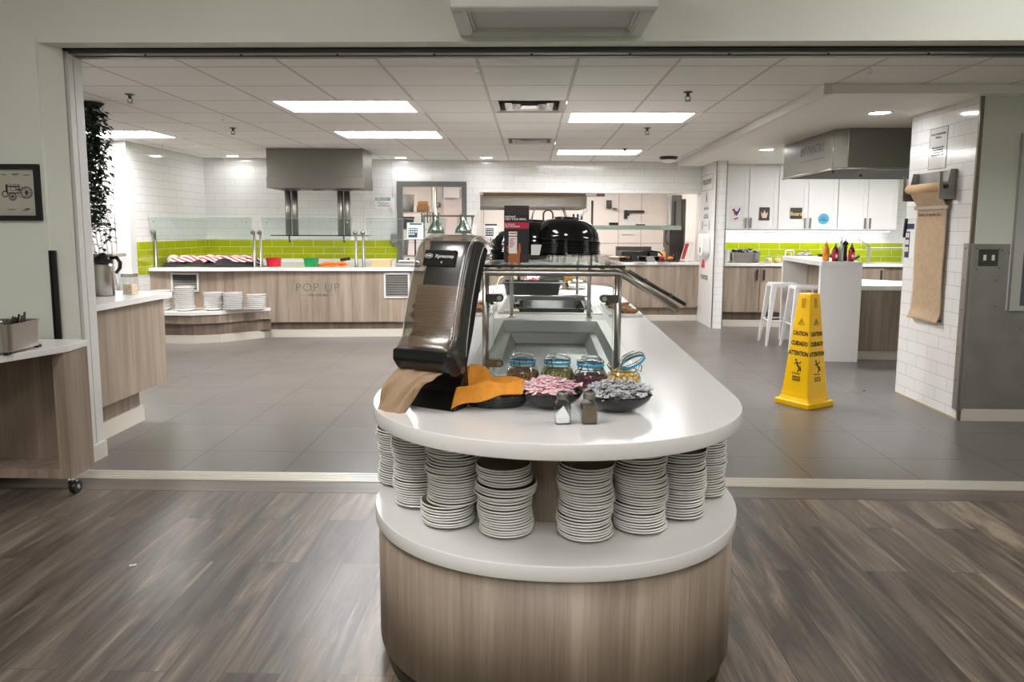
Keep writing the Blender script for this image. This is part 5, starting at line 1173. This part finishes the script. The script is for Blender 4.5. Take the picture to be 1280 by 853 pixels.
# decals on the white side board
t = thing('wall_decal', 'green and black lettered philosophy poster on the glossy side board', 'poster', (2.588, 10.86, 1.6))
R9 = (PI / 2, 0, -PI / 2)
text('PHILOSOPHY', .105, 'inkgreen', t, (0, 0, .50), R9, bold=.002, sx=.85)
f = MB(); 
for q in ((-.34, .34, .60, .606), (-.34, .34, .38, .386), (-.34, -.334, .38, .60), (.334, .34, .38, .60)): f.box(-.002, 0, q[0], q[1], q[2], q[3])
f.build('lettering_border', 'inkgreen', t)
text('fresh food', .07, 'inkgreen', t, (0, 0, .12), R9); text('LOCAL', .09, 'inkgreen', t, (0, 0, .0), R9, bold=.002); text('&', .06, 'inkgreen', t, (0, 0, -.24), R9); text('seasonal', .10, 'inkgreen', t, (0, 0, -.36), R9, bold=.002); text('FLAVOUR', .10, 'inkgreen', t, (0, 0, -.90), R9, bold=.002)
f = MB().prism([(-.03, .22), (.01, .2), (.03, .27), (.0, .36), (-.02, .3)], -.002, 0, axis='X').box(-.002, 0, -.12, .12, -.135, -.125).box(-.002, 0, -.22, -.2, -.2, -.06).box(-.002, 0, .2, .23, -.19, -.07)
f.build('leaf_mark', 'inkgreen', t); MB().prism([(-.02, -.76), (.2, -.76), (.17, -.66), (.09, -.62), (.02, -.66)], -.003, 0, axis='X').build('red_mark', 'red', t)
t = thing('paper_dispenser', 'white rounded wall dispenser below the philosophy lettering', 'dispenser', (2.588, 10.70, 1.05)); MB().prism([(x, z) for x, z in rrect(-.14, .14, -.02, .30, .08)], -.11, 0, axis='X').build('dispenser_body', 'white', t, bevel=.008)
MB().box(-.112, -.11, -.03, .03, .02, .1).build('lock_plate', 'steel_d', t)

# ================================================================ PANTRY
t = thing('base_cabinet', 'greige wood base cabinets along the pantry back wall', 'cabinet', (2.745, 10.5, 0))
MB().box(0, 2.8, .02, .58, .22, .885).build('carcass', 'wood_dk', t)
for k in range(6):
    a = .02 + (k > 0) * .10 + (k - 1) * .44 * (k > 0); w = .10 if k == 0 else .435
    dd = MB().box(a, a + w - .004, 0, .02, .225, .88).build('door', 'wood', t)
    if k: hx = a + (w - .06 if k % 2 else .035); MB().box(hx, hx + .024, -.03, -.018, .68, .84).box(hx + .005, hx + .018, -.02, 0, .70, .71).box(hx + .005, hx + .018, -.02, 0, .81, .82).build('handle', 'dsteel', dd)
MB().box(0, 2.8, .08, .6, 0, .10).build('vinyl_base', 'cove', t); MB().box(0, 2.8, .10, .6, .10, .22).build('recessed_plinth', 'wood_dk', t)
tag(MB().box(2.745, 5.6, 10.47, 11.09, .887, .93, 0, .004).build('pantry_worktop', 'solid', None), 'white worktop along the green tiled pantry wall', 'countertop')
for k in range(3):
    x0 = 2.75 + k * .86
    t = thing('wall_cabinet', ['white wall cabinet with rooster and dark stickers, leftmost', 'white wall cabinet with beard and blue stickers, middle', 'plain white wall cabinet, rightmost by the tiled pillar'][k], 'cabinet', (x0, 10.77, 1.412), group='white pantry wall cabinets')
    MB().box(0, .855, .02, .32, 0, .93).build('carcass', 'whitepaint', t)
    for s_ in (0, 1):
        a = .003 + s_ * .428; b_ = a + .421
        dmb = MB(); dmb.box(a + .06, b_ - .06, .006, .018, .06, .86)
        for q in ((a, b_, .002, .06), (a, b_, .86, .922), (a, a + .06, .06, .86), (b_ - .06, b_, .06, .86)): dmb.box(q[0], q[1], 0, .018, q[2], q[3])
        dr = dmb.build('door', 'white', t)
        hx = b_ - .045 if s_ == 0 else a + .02
        MB().box(hx, hx + .024, -.03, -.02, .02, .17).box(hx + .006, hx + .018, -.022, 0, .03, .04).box(hx + .006, hx + .018, -.022, 0, .15, .16).build('handle', 'steel_d', dr)
struct('trim_21', MB().box(2.745, 5.35, 10.775, 11.1, 2.342, 2.36), 'ceil_plain')
t = thing('under_cabinet_light', 'bright strip light under the white wall cabinets', 'light', (4.05, 10.97, 1.41)); MB().box(-1.28, 1.28, -.03, .03, -.02, -.002).build('housing', 'white', t); MB().box(-1.27, 1.27, -.02, .02, -.024, -.0205).build('diffuser', 'led', t)
# stickers
def stk(x, z, lb): return thing('door_sticker', lb, 'sticker', (x, 10.768, z))
t = stk(3.0, 1.645, 'small red and blue rooster sticker on the leftmost cabinet door')
MB().box(-.10, .10, -.001, 0, -.12, .11).build('backing', pbr('clear backing', (226, 226, 222), .2), t)
MB().prism([(-.05, .04), (-.01, -.01), (.01, -.04), (.03, .0), (.06, .06), (.05, .09), (.02, .03), (-.005, .03), (-.03, .07), (-.06, .06)], -.003, -.001, axis='Y').build('bird', pbr('blue bird print', (30, 60, 110), .5), t)
MB().prism([(-.045, .05), (-.02, .05), (-.0, -.0), (-.02, -.04)], -.004, -.003, axis='Y').box(-.03, .0, -.004, -.003, -.09, -.07).box(0, .03, -.004, -.003, -.08, -.06).build('bird_comb', pbr('red bird print', (180, 40, 60), .5), t)
t = stk(3.41, 1.64, 'dark sticker with cream crown emblem on the second cabinet door'); MB().box(-.075, .075, -.002, 0, -.095, .095).build('backing', pbr('dark plum print', (44, 26, 40), .5), t)
MB().prism([(-.04, -.03), (-.03, -.06), (.03, -.06), (.04, -.03), (.05, .03), (.02, .0), (.0, .06), (-.02, .0), (-.05, .03)], -.004, -.002, axis='Y').build('emblem', pbr('cream print', (216, 196, 170), .5), t)
t = stk(3.87, 1.65, 'square dark green sticker with gold lettering on the third cabinet door'); MB().box(-.085, .085, -.002, 0, -.08, .08).build('backing', pbr('dark olive print', (34, 42, 26), .5), t); text('Beard', .075, 'gold' if 'gold' in M else 'nut', t, (0, -.003, -.01), bold=.002)
t = stk(4.27, 1.57, 'round blue sticker on the fourth cabinet door'); MB().prism([(.078 * math.cos(2 * PI * k / 32), .078 * math.sin(2 * PI * k / 32)) for k in range(32)], -.002, 0, axis='Y').build('disc', pbr('sky blue disc', (70, 160, 196), .5), t); text('the\nkitchen', .036, 'navy', t, (0, -.003, .0))
# things on the pantry worktop
t = thing('steel_bin', 'rectangular steel bin of crumpled grey cutlery rolls on the pantry worktop', 'bin', (3.10, 10.62, .93)); opentub(MB(), .205, .12, 0, .15, .012, .012, .003).build('bin_body', 'chrome', t)
rnd = random.Random(11)
for k in range(60):
    x, y = rnd.uniform(-.2, .2), rnd.uniform(-.09, .09); a = rnd.random() * 3; L2 = .06
    tag(MB().tube([(-L2, 0, 0), (0, 0, .005), (L2, 0, 0)], [.006, .014, .008], 6).build('cutlery_roll', ['greyp', 'blackmatt', 'steel'][k % 3], None, (3.10 + x * .8, 10.62 + y * .7, .93 + .145 + rnd.uniform(0, .06) * (1 - abs(x) * 3)), rot=(rnd.uniform(-.4, .4), rnd.uniform(-.5, .5), a)), 'grey and black cutlery piece heaped in the steel bin', 'cutlery', 'cutlery heaped in the steel bin')
pln = MB().open_lathe(dp, n=24).build('p', 'china'); pln_me = pln.data; D.objects.remove(pln)
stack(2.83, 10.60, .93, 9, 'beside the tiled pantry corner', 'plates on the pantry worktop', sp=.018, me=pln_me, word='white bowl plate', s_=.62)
for k, (x, m_, lb) in enumerate(((3.47, 'bread', 'small glass jar of tan food, nearer the steel bin'), (3.60, 'nut', 'small glass jar of yellow food, nearer the white bar'))):
    t = thing('glass_jar', lb, 'jar', (x, 10.68, .93)); MB().open_lathe([(0, .001), (.05, 0), (.054, .01), (.054, .10), (.045, .12), (.045, .13)], n=24).build('jar_body', 'jarglass', t); MB().lathe([(.049, .006), (.049, .07)], n=20).build('filling', m_, t)
t = thing('wire_stand', 'small white wire stand behind the white bar', 'stand', (3.76, 10.65, .93)); MB().tube([(-.06, 0, 0), (-.06, 0, .17), (-.045, 0, .185), (.045, 0, .185), (.06, 0, .17), (.06, 0, 0)], .009, 8).tube([(-.04, .05, 0), (-.04, .05, .15), (.04, .05, .15), (.04, .05, 0)], .007, 8).build('wire', 'white', t)
t = thing('saucepan', 'steel saucepan with black handle on the pantry hob', 'pan', (4.02, 10.78, .93)); MB().lathe([(0, 0), (.11, 0), (.115, .10), (.12, .105), (.10, .14), (.03, .155), (0, .155)], n=28).build('pan_body', 'steel', t); MB().tube([(-.03, -.1, .06), (-.12, -.2, .0)], .014, 8).build('handle', 'black', t); MB().lathe([(.02, .155), (.03, .18), (0, .185)], n=12).build('knob', 'steel', t)
t = thing('frying_pan', 'black frying pan and food behind the sauce bottles', 'pan', (4.35, 10.75, .93)); MB().lathe([(0, .06), (.1, .06), (.14, .1), (.14, .13), (0, .13)], n=24).build('pan_body', 'black', t); MB().box(-.12, .12, -.1, .1, 0, .06, 0, .01).build('hob', 'bread', t)
tag(MB().tube([(0, 0, 0), (.14, 0, .10)], .018, 8).build('knife', 'black', None, (4.55, 10.3, .945)) if 0 else MB().tube([(0, 0, .02), (.13, 0, .11)], .018, 8).build('pan_handle', 'black', None, (4.62, 10.62, .93)), 'black pan handle sticking up right of the sauce bottles', 'handle')  # handle end of a pan, built on its own
t = thing('shelf_bracket', 'slim white metal tap arm over the pantry sink', 'tap', (4.93, 10.72, .93)); MB().box(-.018, .018, -.018, .018, 0, .245).build('upright', 'aluminium', t); MB().tube([(0, 0, .24), (-.17, 0, .36)], .014, 8).build('arm', 'aluminium', t)
t = thing('glass_shelf', 'clear glass shelf at the right end of the pantry wall', 'shelf', (5.25, 10.95, 1.15)); MB().box(-.31, .31, -.12, .12, 0, .01).build('shelf_glass', 'glassg', t); MB().box(-.31, .31, -.122, -.12, -.002, .012).build('shelf_edge', pbr('bright edge', (220, 225, 215), .3), t)
# white bar with waterfall ends
BW = .42
bar = thing('bar_counter', 'white waterfall bar counter with wood back in the pantry', 'counter', (3.095, 7.80, 0), -.085)
MB().box(0, BW, 0, 1.62, 1.025, 1.075, 0, .003).build('bar_top', 'solid', bar)
MB().box(0, BW, 0, .07, 0, 1.025).build('end_panel', 'solid', bar); MB().box(0, .30, 1.56, 1.62, 0, 1.025).build('end_panel', 'solid', bar)
MB().box(.30, BW, .07, 1.56, 0, 1.025).build('back_panel', 'wood', bar)
lc = thing('low_counter', 'lower white counter over wood cabinet at the right of the bar', 'counter', (3.545, 7.88, 0), 0)
MB().prism([(0, 0), (1.4, .0), (1.4, .40), (0, 1.55)], .765, .81).build('counter_top', 'solid', lc); MB().prism([(.0, .03), (1.4, .03), (1.4, .38), (0, 1.5)], .10, .765).build('cabinet_body', 'wood', lc); MB().prism([(.0, .05), (1.4, .05), (1.4, .3), (0, 1.4)], 0, .10).build('vinyl_base', 'cove', lc)
# stools
def stool(x, y, rz):
    t = thing('bar_stool', 'white metal bar stool, nearer of the two, tucked under the bar', 'stool', (x, y, 0), rz)
    MB().prism(rrect(-.155, .155, -.155, .155, .04), .745, .76).prism(rrect(-.16, .16, -.16, .16, .04), .715, .75).build('seat', 'white', t, bevel=.004)
    for sx in (-1, 1):
        for sy in (-1, 1):
            g = MB(); V = []
            for z, q, w in ((.745, .13, .032), (.5, .158, .026), (.0, .215, .012)):
                V += [(sx * q - w, sy * q - w, z), (sx * q + w, sy * q - w, z), (sx * q + w, sy * q + w, z), (sx * q - w, sy * q + w, z)]
            g.add(V, [[i * 4 + j, i * 4 + (j + 1) % 4, (i + 1) * 4 + (j + 1) % 4, (i + 1) * 4 + j] for i in range(2) for j in range(4)] + [[8, 9, 10, 11]])
            g.build('leg', 'white', t)
    f = MB()
    for z, q in ((.30, .182),):
        c = [(-q, -q, z), (q, -q, z), (q, q, z), (-q, q, z)]
        for k in range(4): f.tube([c[k], c[(k + 1) % 4]], .009, 6)
    f.build('footrest', 'white', t); return t
s1 = stool(3.26, 8.62, -.1); copy_tree(s1, (3.02 + .10, 9.02, 0), -.1, 'white metal bar stool, farther of the two, at the bar left side')
# bottles on the bar
def bottle(nm, x, y, lb, body, lab, cap, h=.20, r_=.032, cat='bottle', capm='red'):
    t = thing(nm, lb, cat, (x, y, 1.075))
    MB().lathe([(r_ * .9, 0), (r_, .008), (r_, h * .62), (r_ * .6, h * .78), (r_ * .38, h * .84)], n=20).build('bottle_body', body, t)
    if lab: MB().lathe([(r_ + .0008, h * .08), (r_ + .0008, h * .52)], n=20).build('label', lab, t); MB().prism([(-.015, h * .3), (0, h * .16), (.015, h * .3), (0, h * .44)], -r_ - .002, -r_ + .001, axis='Y').build('label_mark', 'paper', t)
    MB().lathe([(r_ * .42, h * .83), (r_ * .4, h * .9), (r_ * .15, h * 1.0), (r_ * .08, h * 1.12), (0, h * 1.12)], n=12).build('cap', capm, t)
amber = pbr('amber sauce', (214, 140, 30), .25); dkred = pbr('dark red sauce', (120, 22, 30), .25); oil = pbr('pale bottle', (196, 206, 184), .2)
bottle('squeeze_bottle', 3.225 + .0, 8.02, 'amber squeeze bottle, leftmost on the bar', amber, None, None, .20, .036, capm='carrot')
bottle('sauce_bottle', 3.305, 7.97, 'red labelled sauce bottle with green cap on the bar', dkred, 'magenta', None, .185, .033, capm='green')
bottle('oil_bottle', 3.375, 8.00, 'pale glass bottle with steel pourer on the bar', oil, None, None, .235, .030, capm='chrome')
bottle('sauce_bottle', 3.51 - .03, 7.97, 'red labelled sauce bottle, rightmost on the bar', dkred, 'magenta', None, .185, .033, capm='leaf')
t = thing('pepper_mill', 'tall black pepper mill among the bar bottles', 'pepper mill', (3.435, 8.03, 1.075)); MB().lathe([(.028, 0), (.028, .02), (.017, .08), (.02, .14), (.026, .16)], n=20).build('mill_body', 'black', t); MB().lathe([(.018, .162), (.03, .18), (.028, .20), (.012, .215), (.006, .218), (.006, .235), (0, .235)], n=20).build('mill_head', 'black', t)
# pantry hood
t = thing('pantry_hood', 'stainless hood lettered my pantry hanging from the soffit', 'hood', (2.87, 7.0, 1.985))
hp = [(0, .09), (.10, 0), (1.6, 0), (1.6, 1.45), (0, 1.45)]
MB().prism(hp, .0, .372).build('hood_body', 'steel_d', t)
MB().prism([(.06, .12), (.13, .06), (1.55, .06), (1.55, 1.4), (.06, 1.4)], -.004, .0).build('filter_recess', 'blackmatt', t)
rl = MB(); pts = [(-.004, .088, 0), (.098, -.004, 0), (1.6, -.004, 0)]; rl.tube(pts, .012, 6); rl.tube([(-.004, .088, 0), (-.004, 1.45, 0)], .012, 6)
rl.build('hood_rim', 'steel', t); MB().tube([(.10, -.002, .0), (.10, -.002, .37)], .005, 6).tube([(0, .09, .0), (0, .09, .37)], .005, 6).build('hood_seam', 'chrome', t)
text('MY PANTRY', .125, 'dsteel', t, (-.003, .62, .235), R9, name='hood_lettering', sx=.95); MB().box(-.003, 0, .3, .95, .13, .136).build('hood_line', 'dsteel', t)
MB().ball((.45, .5, -.03), .016, 8).build('temperature_probe', 'dsteel', t)
MB().lathe([(.008, 0), (.008, -.03)], (.05, .2, .0), 8).build('probe', 'black', t)

# ================================================================ right hand pillar: kraft paper roll etc.
t = thing('paper_roll_holder', 'steel wall bracket holding a brown paper roll on the tiled pillar', 'roll holder', (3.195, 5.87, 1.73))
for y0, y1 in ((-.27, -.262), (.262, .27)):
    MB().prism([(-.13, .12), (-.125, -.085), (0, -.085), (0, .14), (-.05, .14), (-.07, .03), (-.10, .03), (-.105, .12)], y0, y1, axis='Y').build('bracket', 'galv', t)
MB().box(-.004, 0, -.27, .27, -.09, .14).build('back_plate', 'galv', t)
MB().tube([(-.08, -.255, .01), (-.08, .255, .01)], .038, 20).build('paper_roll', pbr('brown roll paper', (196, 164, 124), .75), t)
MB().tube([(-.08, -.285, .01), (-.08, -.255, .01)], .016, 12).build('roll_core', 'black', t)
t = thing('kraft_paper', 'long brown kraft paper sheet hanging down the tiled pillar', 'paper', (3.195, 5.87, 0))
def kp(u, v):
    y = -.215 + .43 * u; z = 1.74 - v * 1.05
    x = -.10 if v < .02 else (-.10 + .075 * min(1, (v - .02) / .12) if v < .14 else -.025 - .03 * max(0, (v - .9) / .1) ** 2)
    return (x - .004 * math.sin(u * 9 + v * 12) * v, y, z + .02 * max(0, v - .85) * math.sin(u * 3))
MB().grid(kp, 16, 50).build('sheet', 'kraft', t, solid=.001)
MB().box(-.04, -.030, -.24, .24, 1.575, 1.60).build('tear_bar', 'steel', t)
MB().box(-.03, -.002, -.20, .24, .70, .715).build('lower_guide', 'dsteel', t)
text("Items of reader list :", .042, 'ink', t, (-.037, .0, 1.535), R9, name='handwriting', ext=.0004)
t = thing('wall_notice', 'framed clear notice high on the tiled pillar above the paper roll', 'sign', (3.195, 5.885, 2.05))
MB().box(-.002, 0, -.125, .125, -.16, .16).build('notice_sheet', pbr('clear film notice', (208, 206, 200), .08, coat=.5), t)
f = MB()
for q in ((-.125, .125, .157, .16), (-.125, .125, -.16, -.157), (-.125, -.122, -.16, .16), (.122, .125, -.16, .16)): f.box(-.003, -.002, *q)
f.build('notice_border', 'ink', t); text('Food Sensitivities\nNotice', .03, 'ink', t, (-.003, 0, .10), R9)
text('please ask our team\nabout ingredients\nand allergens in the\nfood we serve today', .021, 'ink', t, (-.003, 0, -.02), R9)
t = thing('wall_notice', 'white notice with navy picture grid at the left edge of the tiled pillar', 'sign', (3.195, 6.22, 1.33))
MB().box(-.002, 0, -.078, .078, -.15, .15).build('notice_sheet', 'paper', t); MB().box(-.004, -.002, -.06, .06, .09, .135).box(-.004, -.002, .0, .07, -.15, .07).build('print', 'navy', t)
f = MB()
for r_ in range(3):
    for c_ in range(2): f.box(-.006, -.004, .01 + c_ * .03, .03 + c_ * .03, -.10 + r_ * .06, -.06 + r_ * .06)
f.build('icons', 'paper', t)
tag(MB().box(-.02, 0, -.012, .012, -.08, .08, 0, .004).build('marker_pen', 'black', None, (3.195, 6.29, 1.43), rot=(.12, 0, 0)), 'black marker pen clipped at the far edge of the tiled pillar', 'pen')
t = thing('wall_outlet', 'dark double wall outlet plate on the steel wall sheet', 'outlet', (3.325, 5.362, 1.215)); MB().box(-.07, .07, -.006, 0, -.06, .06, 0, .003).build('plate', 'dsteel', t)
MB().box(-.04, -.02, -.009, -.006, -.02, .02).box(.02, .04, -.009, -.006, -.02, .02).build('outlet_insert', 'paper', t)

# ================================================================ CAUTION CONE
t = thing('caution_cone', 'tall yellow wet floor caution cone standing on the grey tiles', 'caution cone', (2.235, 5.845, 0), math.radians(33))
g = MB(); V = []
lv = [(.158, 0), (.162, .006), (.162, .038), (.158, .044), (.140, .046), (.130, .075), (.123, .12), (.115, .20), (.062, .86), (.058, .90), (.052, .906)]
def rsq(w, c, n_=3): return rrect(-w, w, -w, w, min(c, w * .5), n_)
for w, z in lv: V += [(a, b_, z) for a, b_ in rsq(w, .010)]
n_ = len(rsq(.1, .010)); g.add(V, [[i * n_ + j, i * n_ + (j + 1) % n_, (i + 1) * n_ + (j + 1) % n_, (i + 1) * n_ + j] for i in range(len(lv) - 1) for j in range(n_)], False)
g.f.append(list(range(10 * n_, 11 * n_))); g.sm.append(False); g.mi.append(0)
g.build('cone_body', 'yellow', t)
tilt = math.atan2(.115 - .062, .66)
def wat(z): return .115 + (.062 - .115) * (z - .20) / .66 + .0012
for fr_ in (0, 1, 2, 3):
    a = fr_ * PI / 2; Rm = Matrix.Rotation(a, 4, 'Z')
    def put(s_, z, size, sx=1, bold=.0008):
        o = text(s_, size, 'ink', t, (0, 0, 0), name='cone_lettering', bold=bold, sx=sx)
        o.matrix_local = Rm @ Matrix.Translation((0, -wat(z), z)) @ Matrix.Rotation(PI / 2 - tilt, 4, 'X') @ Matrix.Diagonal((sx, 1, 1, 1))
    put('CAUTION', .585, .046, .66, .0016); put('CUIDADO', .505, .048, .68, .0016); put('ATTENTION', .425, .050, .64, .0016)
    g = MB()
    def tb(p, w=.0022, cl_=False): g.tube([(x, -.0005, z) for x, z in p], w, 5, closed=cl_)
    tb([(-.028, .66), (.028, .66), (0, .705)], .002, True); tb([(0, .668), (0, .69)], .002)
    tb([(-.045, .268), (.03, .262)], .0028); g.ball((-.016, -.001, .372), .009, 8, sc=(1, .3, 1))
    tb([(-.01, .36), (.006, .325)], .006); tb([(.006, .325), (.028, .32), (.035, .29)], .004); tb([(.006, .325), (.02, .30), (.006, .278)], .004); tb([(-.008, .352), (.02, .35), (.032, .365)], .003); tb([(-.008, .352), (-.03, .34)], .003)
    for z in (.215, .225, .235): tb([(-.03, z), (.03, z)], .0018)
    tb([(-.033, .21), (-.036, .225), (-.033, .24), (.033, .24), (.036, .225), (.033, .21)], .0015, True)
    mk = g.build('cone_pictogram', 'ink', t)
    zc = .45; sh_ = Matrix(((1, 0, 0, 0), (0, 1, -(wat(.2) - wat(.86)) / .66 * -1, 0), (0, 0, 1, 0), (0, 0, 0, 1)))
    # lean the drawing onto the sloping face
    for v_ in mk.data.vertices: v_.co.y -= wat(v_.co.z)
    mk.matrix_local = Rm
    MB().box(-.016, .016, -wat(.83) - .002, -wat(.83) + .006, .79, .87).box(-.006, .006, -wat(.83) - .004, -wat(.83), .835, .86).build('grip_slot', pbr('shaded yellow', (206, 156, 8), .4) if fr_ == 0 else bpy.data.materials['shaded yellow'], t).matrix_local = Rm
tag(MB().box(-.008, .008, -.006, .006, 0, .004).build('crumb', 'blackmatt', None, (2.95, 6.35, 0)), 'tiny dark crumb on the grey tiles right of the cone', 'crumb')
tag(MB().box(-.014, .014, -.005, .005, 0, .003).build('paper_scrap', 'paper', None, (-1.66, 2.86, .0), .5), 'tiny white paper scrap on the plank floor at the left', 'scrap')

# ================================================================ LEFT CART, COUNTER, PLANT
cart = thing('buffet_cart', 'wood buffet cart on casters with white top at the left wall', 'cart', (-2.40, 3.64, 0))
MB().prism([(0.0, 0.02), (-.22, -.58), (-1.5, -.58), (-1.5, .22), (-.02, .22)], .765, .80).build('cart_top', 'solid', cart, bevel=.003)
MB().box(-.075, -.012, .0, .20, .09, .765).build('end_panel', 'wood', cart); MB().box(-1.5, -.075, .0, .20, .09, .14).build('bottom_rail', 'wood', cart)
MB().box(-1.5, -.075, .17, .20, .14, .765).build('back_panel', 'wood_dk', cart); MB().box(-1.5, -.08, .02, .2, .745, .765).build('top_rail', 'wood_dk', cart)
for x in (-.06, -1.42):
    c = MB().tube([(x + .03, .03, .036), (x + .06, .03, .036)], .034, 18).build('caster', 'black', cart); MB().prism([(.0, .03), (.06, .03), (.07, .09), (.0, .09)], x + .022, x + .028, axis='X').tube([(x + .02, .03, .036), (x + .065, .03, .036)], .010, 8).build('caster_fork', 'chrome', c)
t = thing('utensil_bin', 'brushed steel box of black tongs on the cart at the left edge', 'bin', (-2.49, 3.48, .80), .06)
opentub(MB(), .2, .13, .012, .145, .004, .004, .003).build('bin_body', 'steel', t, loc=(-.2, 0, 0)); MB().box(-.03, -.006, -.13, -.105, 0, .014).box(-.03, -.006, .105, .13, 0, .014).build('rubber_foot', 'black', t)
for k in range(6):
    tag(MB().tube([(0, 0, 0), (.05, .01, .05), (.09, .0, .07 + .01 * k)], .007, 6, flat=.5).tube([(0, .02, 0), (.045, .03, .06), (.08, .02, .085 + .01 * k)], .007, 6, flat=.5).build('serving_tongs', ['black', 'dsteel'][k % 2], None, (-2.68 + .025 * k, 3.44 + .02 * (k % 3), .86), .3 - .15 * k), 'dark serving tongs lying in the steel box on the cart', 'tongs', 'tongs in the steel box')
lc2 = thing('side_counter', 'wood side counter with white top just inside the opening at left', 'counter', (-2.80, 4.34, 0))
MB().prism([(.06, .02), (.06, 1.12), (-.9, 1.30), (-.9, .02)], .88, .92).build('counter_top', 'solid', lc2, bevel=.002)
MB().prism([(.025, .04), (.03, 1.04), (-.9, 1.2), (-.9, .04)], .245, .88).build('side_panel', 'wood', lc2); MB().prism([(-.05, .04), (-.05, .78), (-.9, .9), (-.9, .04)], .11, .245).build('plinth', 'wood', lc2); MB().prism([(-.03, .04), (-.03, .80), (-.9, .9), (-.9, .04)], .0, .115).build('vinyl_base', 'cove', lc2)
t = thing('coffee_carafe', 'steel coffee carafe with black lid and handle on the side counter', 'carafe', (-3.06, 5.12, .92))
MB().lathe([(.062, 0), (.066, .01), (.062, .21), (.058, .235)], n=32).build('carafe_body', 'steel', t); MB().lathe([(.062, .235), (.064, .25), (.058, .275), (.03, .29), (.02, .305), (0, .31)], n=28).build('lid', 'black', t)
MB().tube([(.05, 0, .27), (.10, -.0, .275), (.125, 0, .24), (.12, 0, .20), (.09, 0, .165)], .012, 10, flat=1).build('handle', 'black', t); MB().prism([(-.06, .25), (-.085, .27), (-.05, .28)], -.015, .015, axis='Y').build('spout', 'black', t)
t = thing('glass_canister', 'square glass canister half full of cream powder behind the carafe', 'jar', (-2.93, 5.22, .92)); MB().prism(rrect(-.042, .042, -.042, .042, .01), .001, .13).build('canister_body', 'jarglass', t); MB().prism(rrect(-.037, .037, -.037, .037, .01), .006, .08).build('filling', 'bread', t); MB().prism(rrect(-.044, .044, -.044, .044, .01), .13, .155).build('lid', 'chrome', t)
tag(MB().box(-.06, .06, -.04, .04, 0, .09, 0, .004).build('packet_box', 'bread', None, (-3.20, 5.10, .92)), 'small beige box at the left of the coffee carafe', 'box')
t = thing('hanging_plant', 'trailing dark green ivy hanging down beside the opening at left', 'plant', (-3.62, 6.0, 2.40))
rnd = random.Random(3)
st_ = MB(); lf = MB()
for k in range(26):
    x0_, y0_ = rnd.uniform(-.10, .10), rnd.uniform(-.10, .10); L2 = rnd.uniform(.35, 1.25) if k > 6 else rnd.uniform(.95, 1.22); p = Vector((x0_, y0_, 0)); path = [p.copy()]
    for q in range(int(L2 / .05)):
        p = p + Vector((rnd.uniform(-.014, .014) - p.x * .02, rnd.uniform(-.014, .014) - p.y * .02, -.05)); path.append(p.copy())
        for w_ in range(4):
            a = rnd.random() * 2 * PI; d = Vector((math.cos(a), math.sin(a), rnd.uniform(-.6, .3))).normalized(); s2 = d.cross(Vector((0, 0, 1))).normalized() * .018; l2 = rnd.uniform(.04, .065); b0 = p + d * .008 + Vector((0, 0, rnd.uniform(-.02, .02)))
            dn = Vector((0, 0, -.006))
            lf.add([b0, b0 + d * l2 * .45 + s2, b0 + d * l2 + dn * 2, b0 + d * l2 * .45 - s2, b0 + d * l2 * .45 + dn], [[0, 4, 1], [1, 4, 2], [2, 4, 3], [3, 4, 0]])
    st_.tube(path, .002, 4)
st_.build('vines', 'leaf', t); lf.build('leaves', 'leaf', t)
MB().lathe([(.07, -.02), (.11, .02)], n=20).build('hanging_basket', 'blackmatt', t)
t = thing('plant_shelf', 'narrow grey wooden shelf end beside the coffee carafe', 'shelf', (-3.5, 6.0, 1.165)); MB().box(-.5, .06, -.1, .1, 0, .025, 0, .003).build('shelf_board', pbr('grey shelf', (150, 142, 130), .6), t); MB().box(-.49, -.45, -.08, .08, -1.165, 0).build('shelf_upright', 'whitepaint', t)
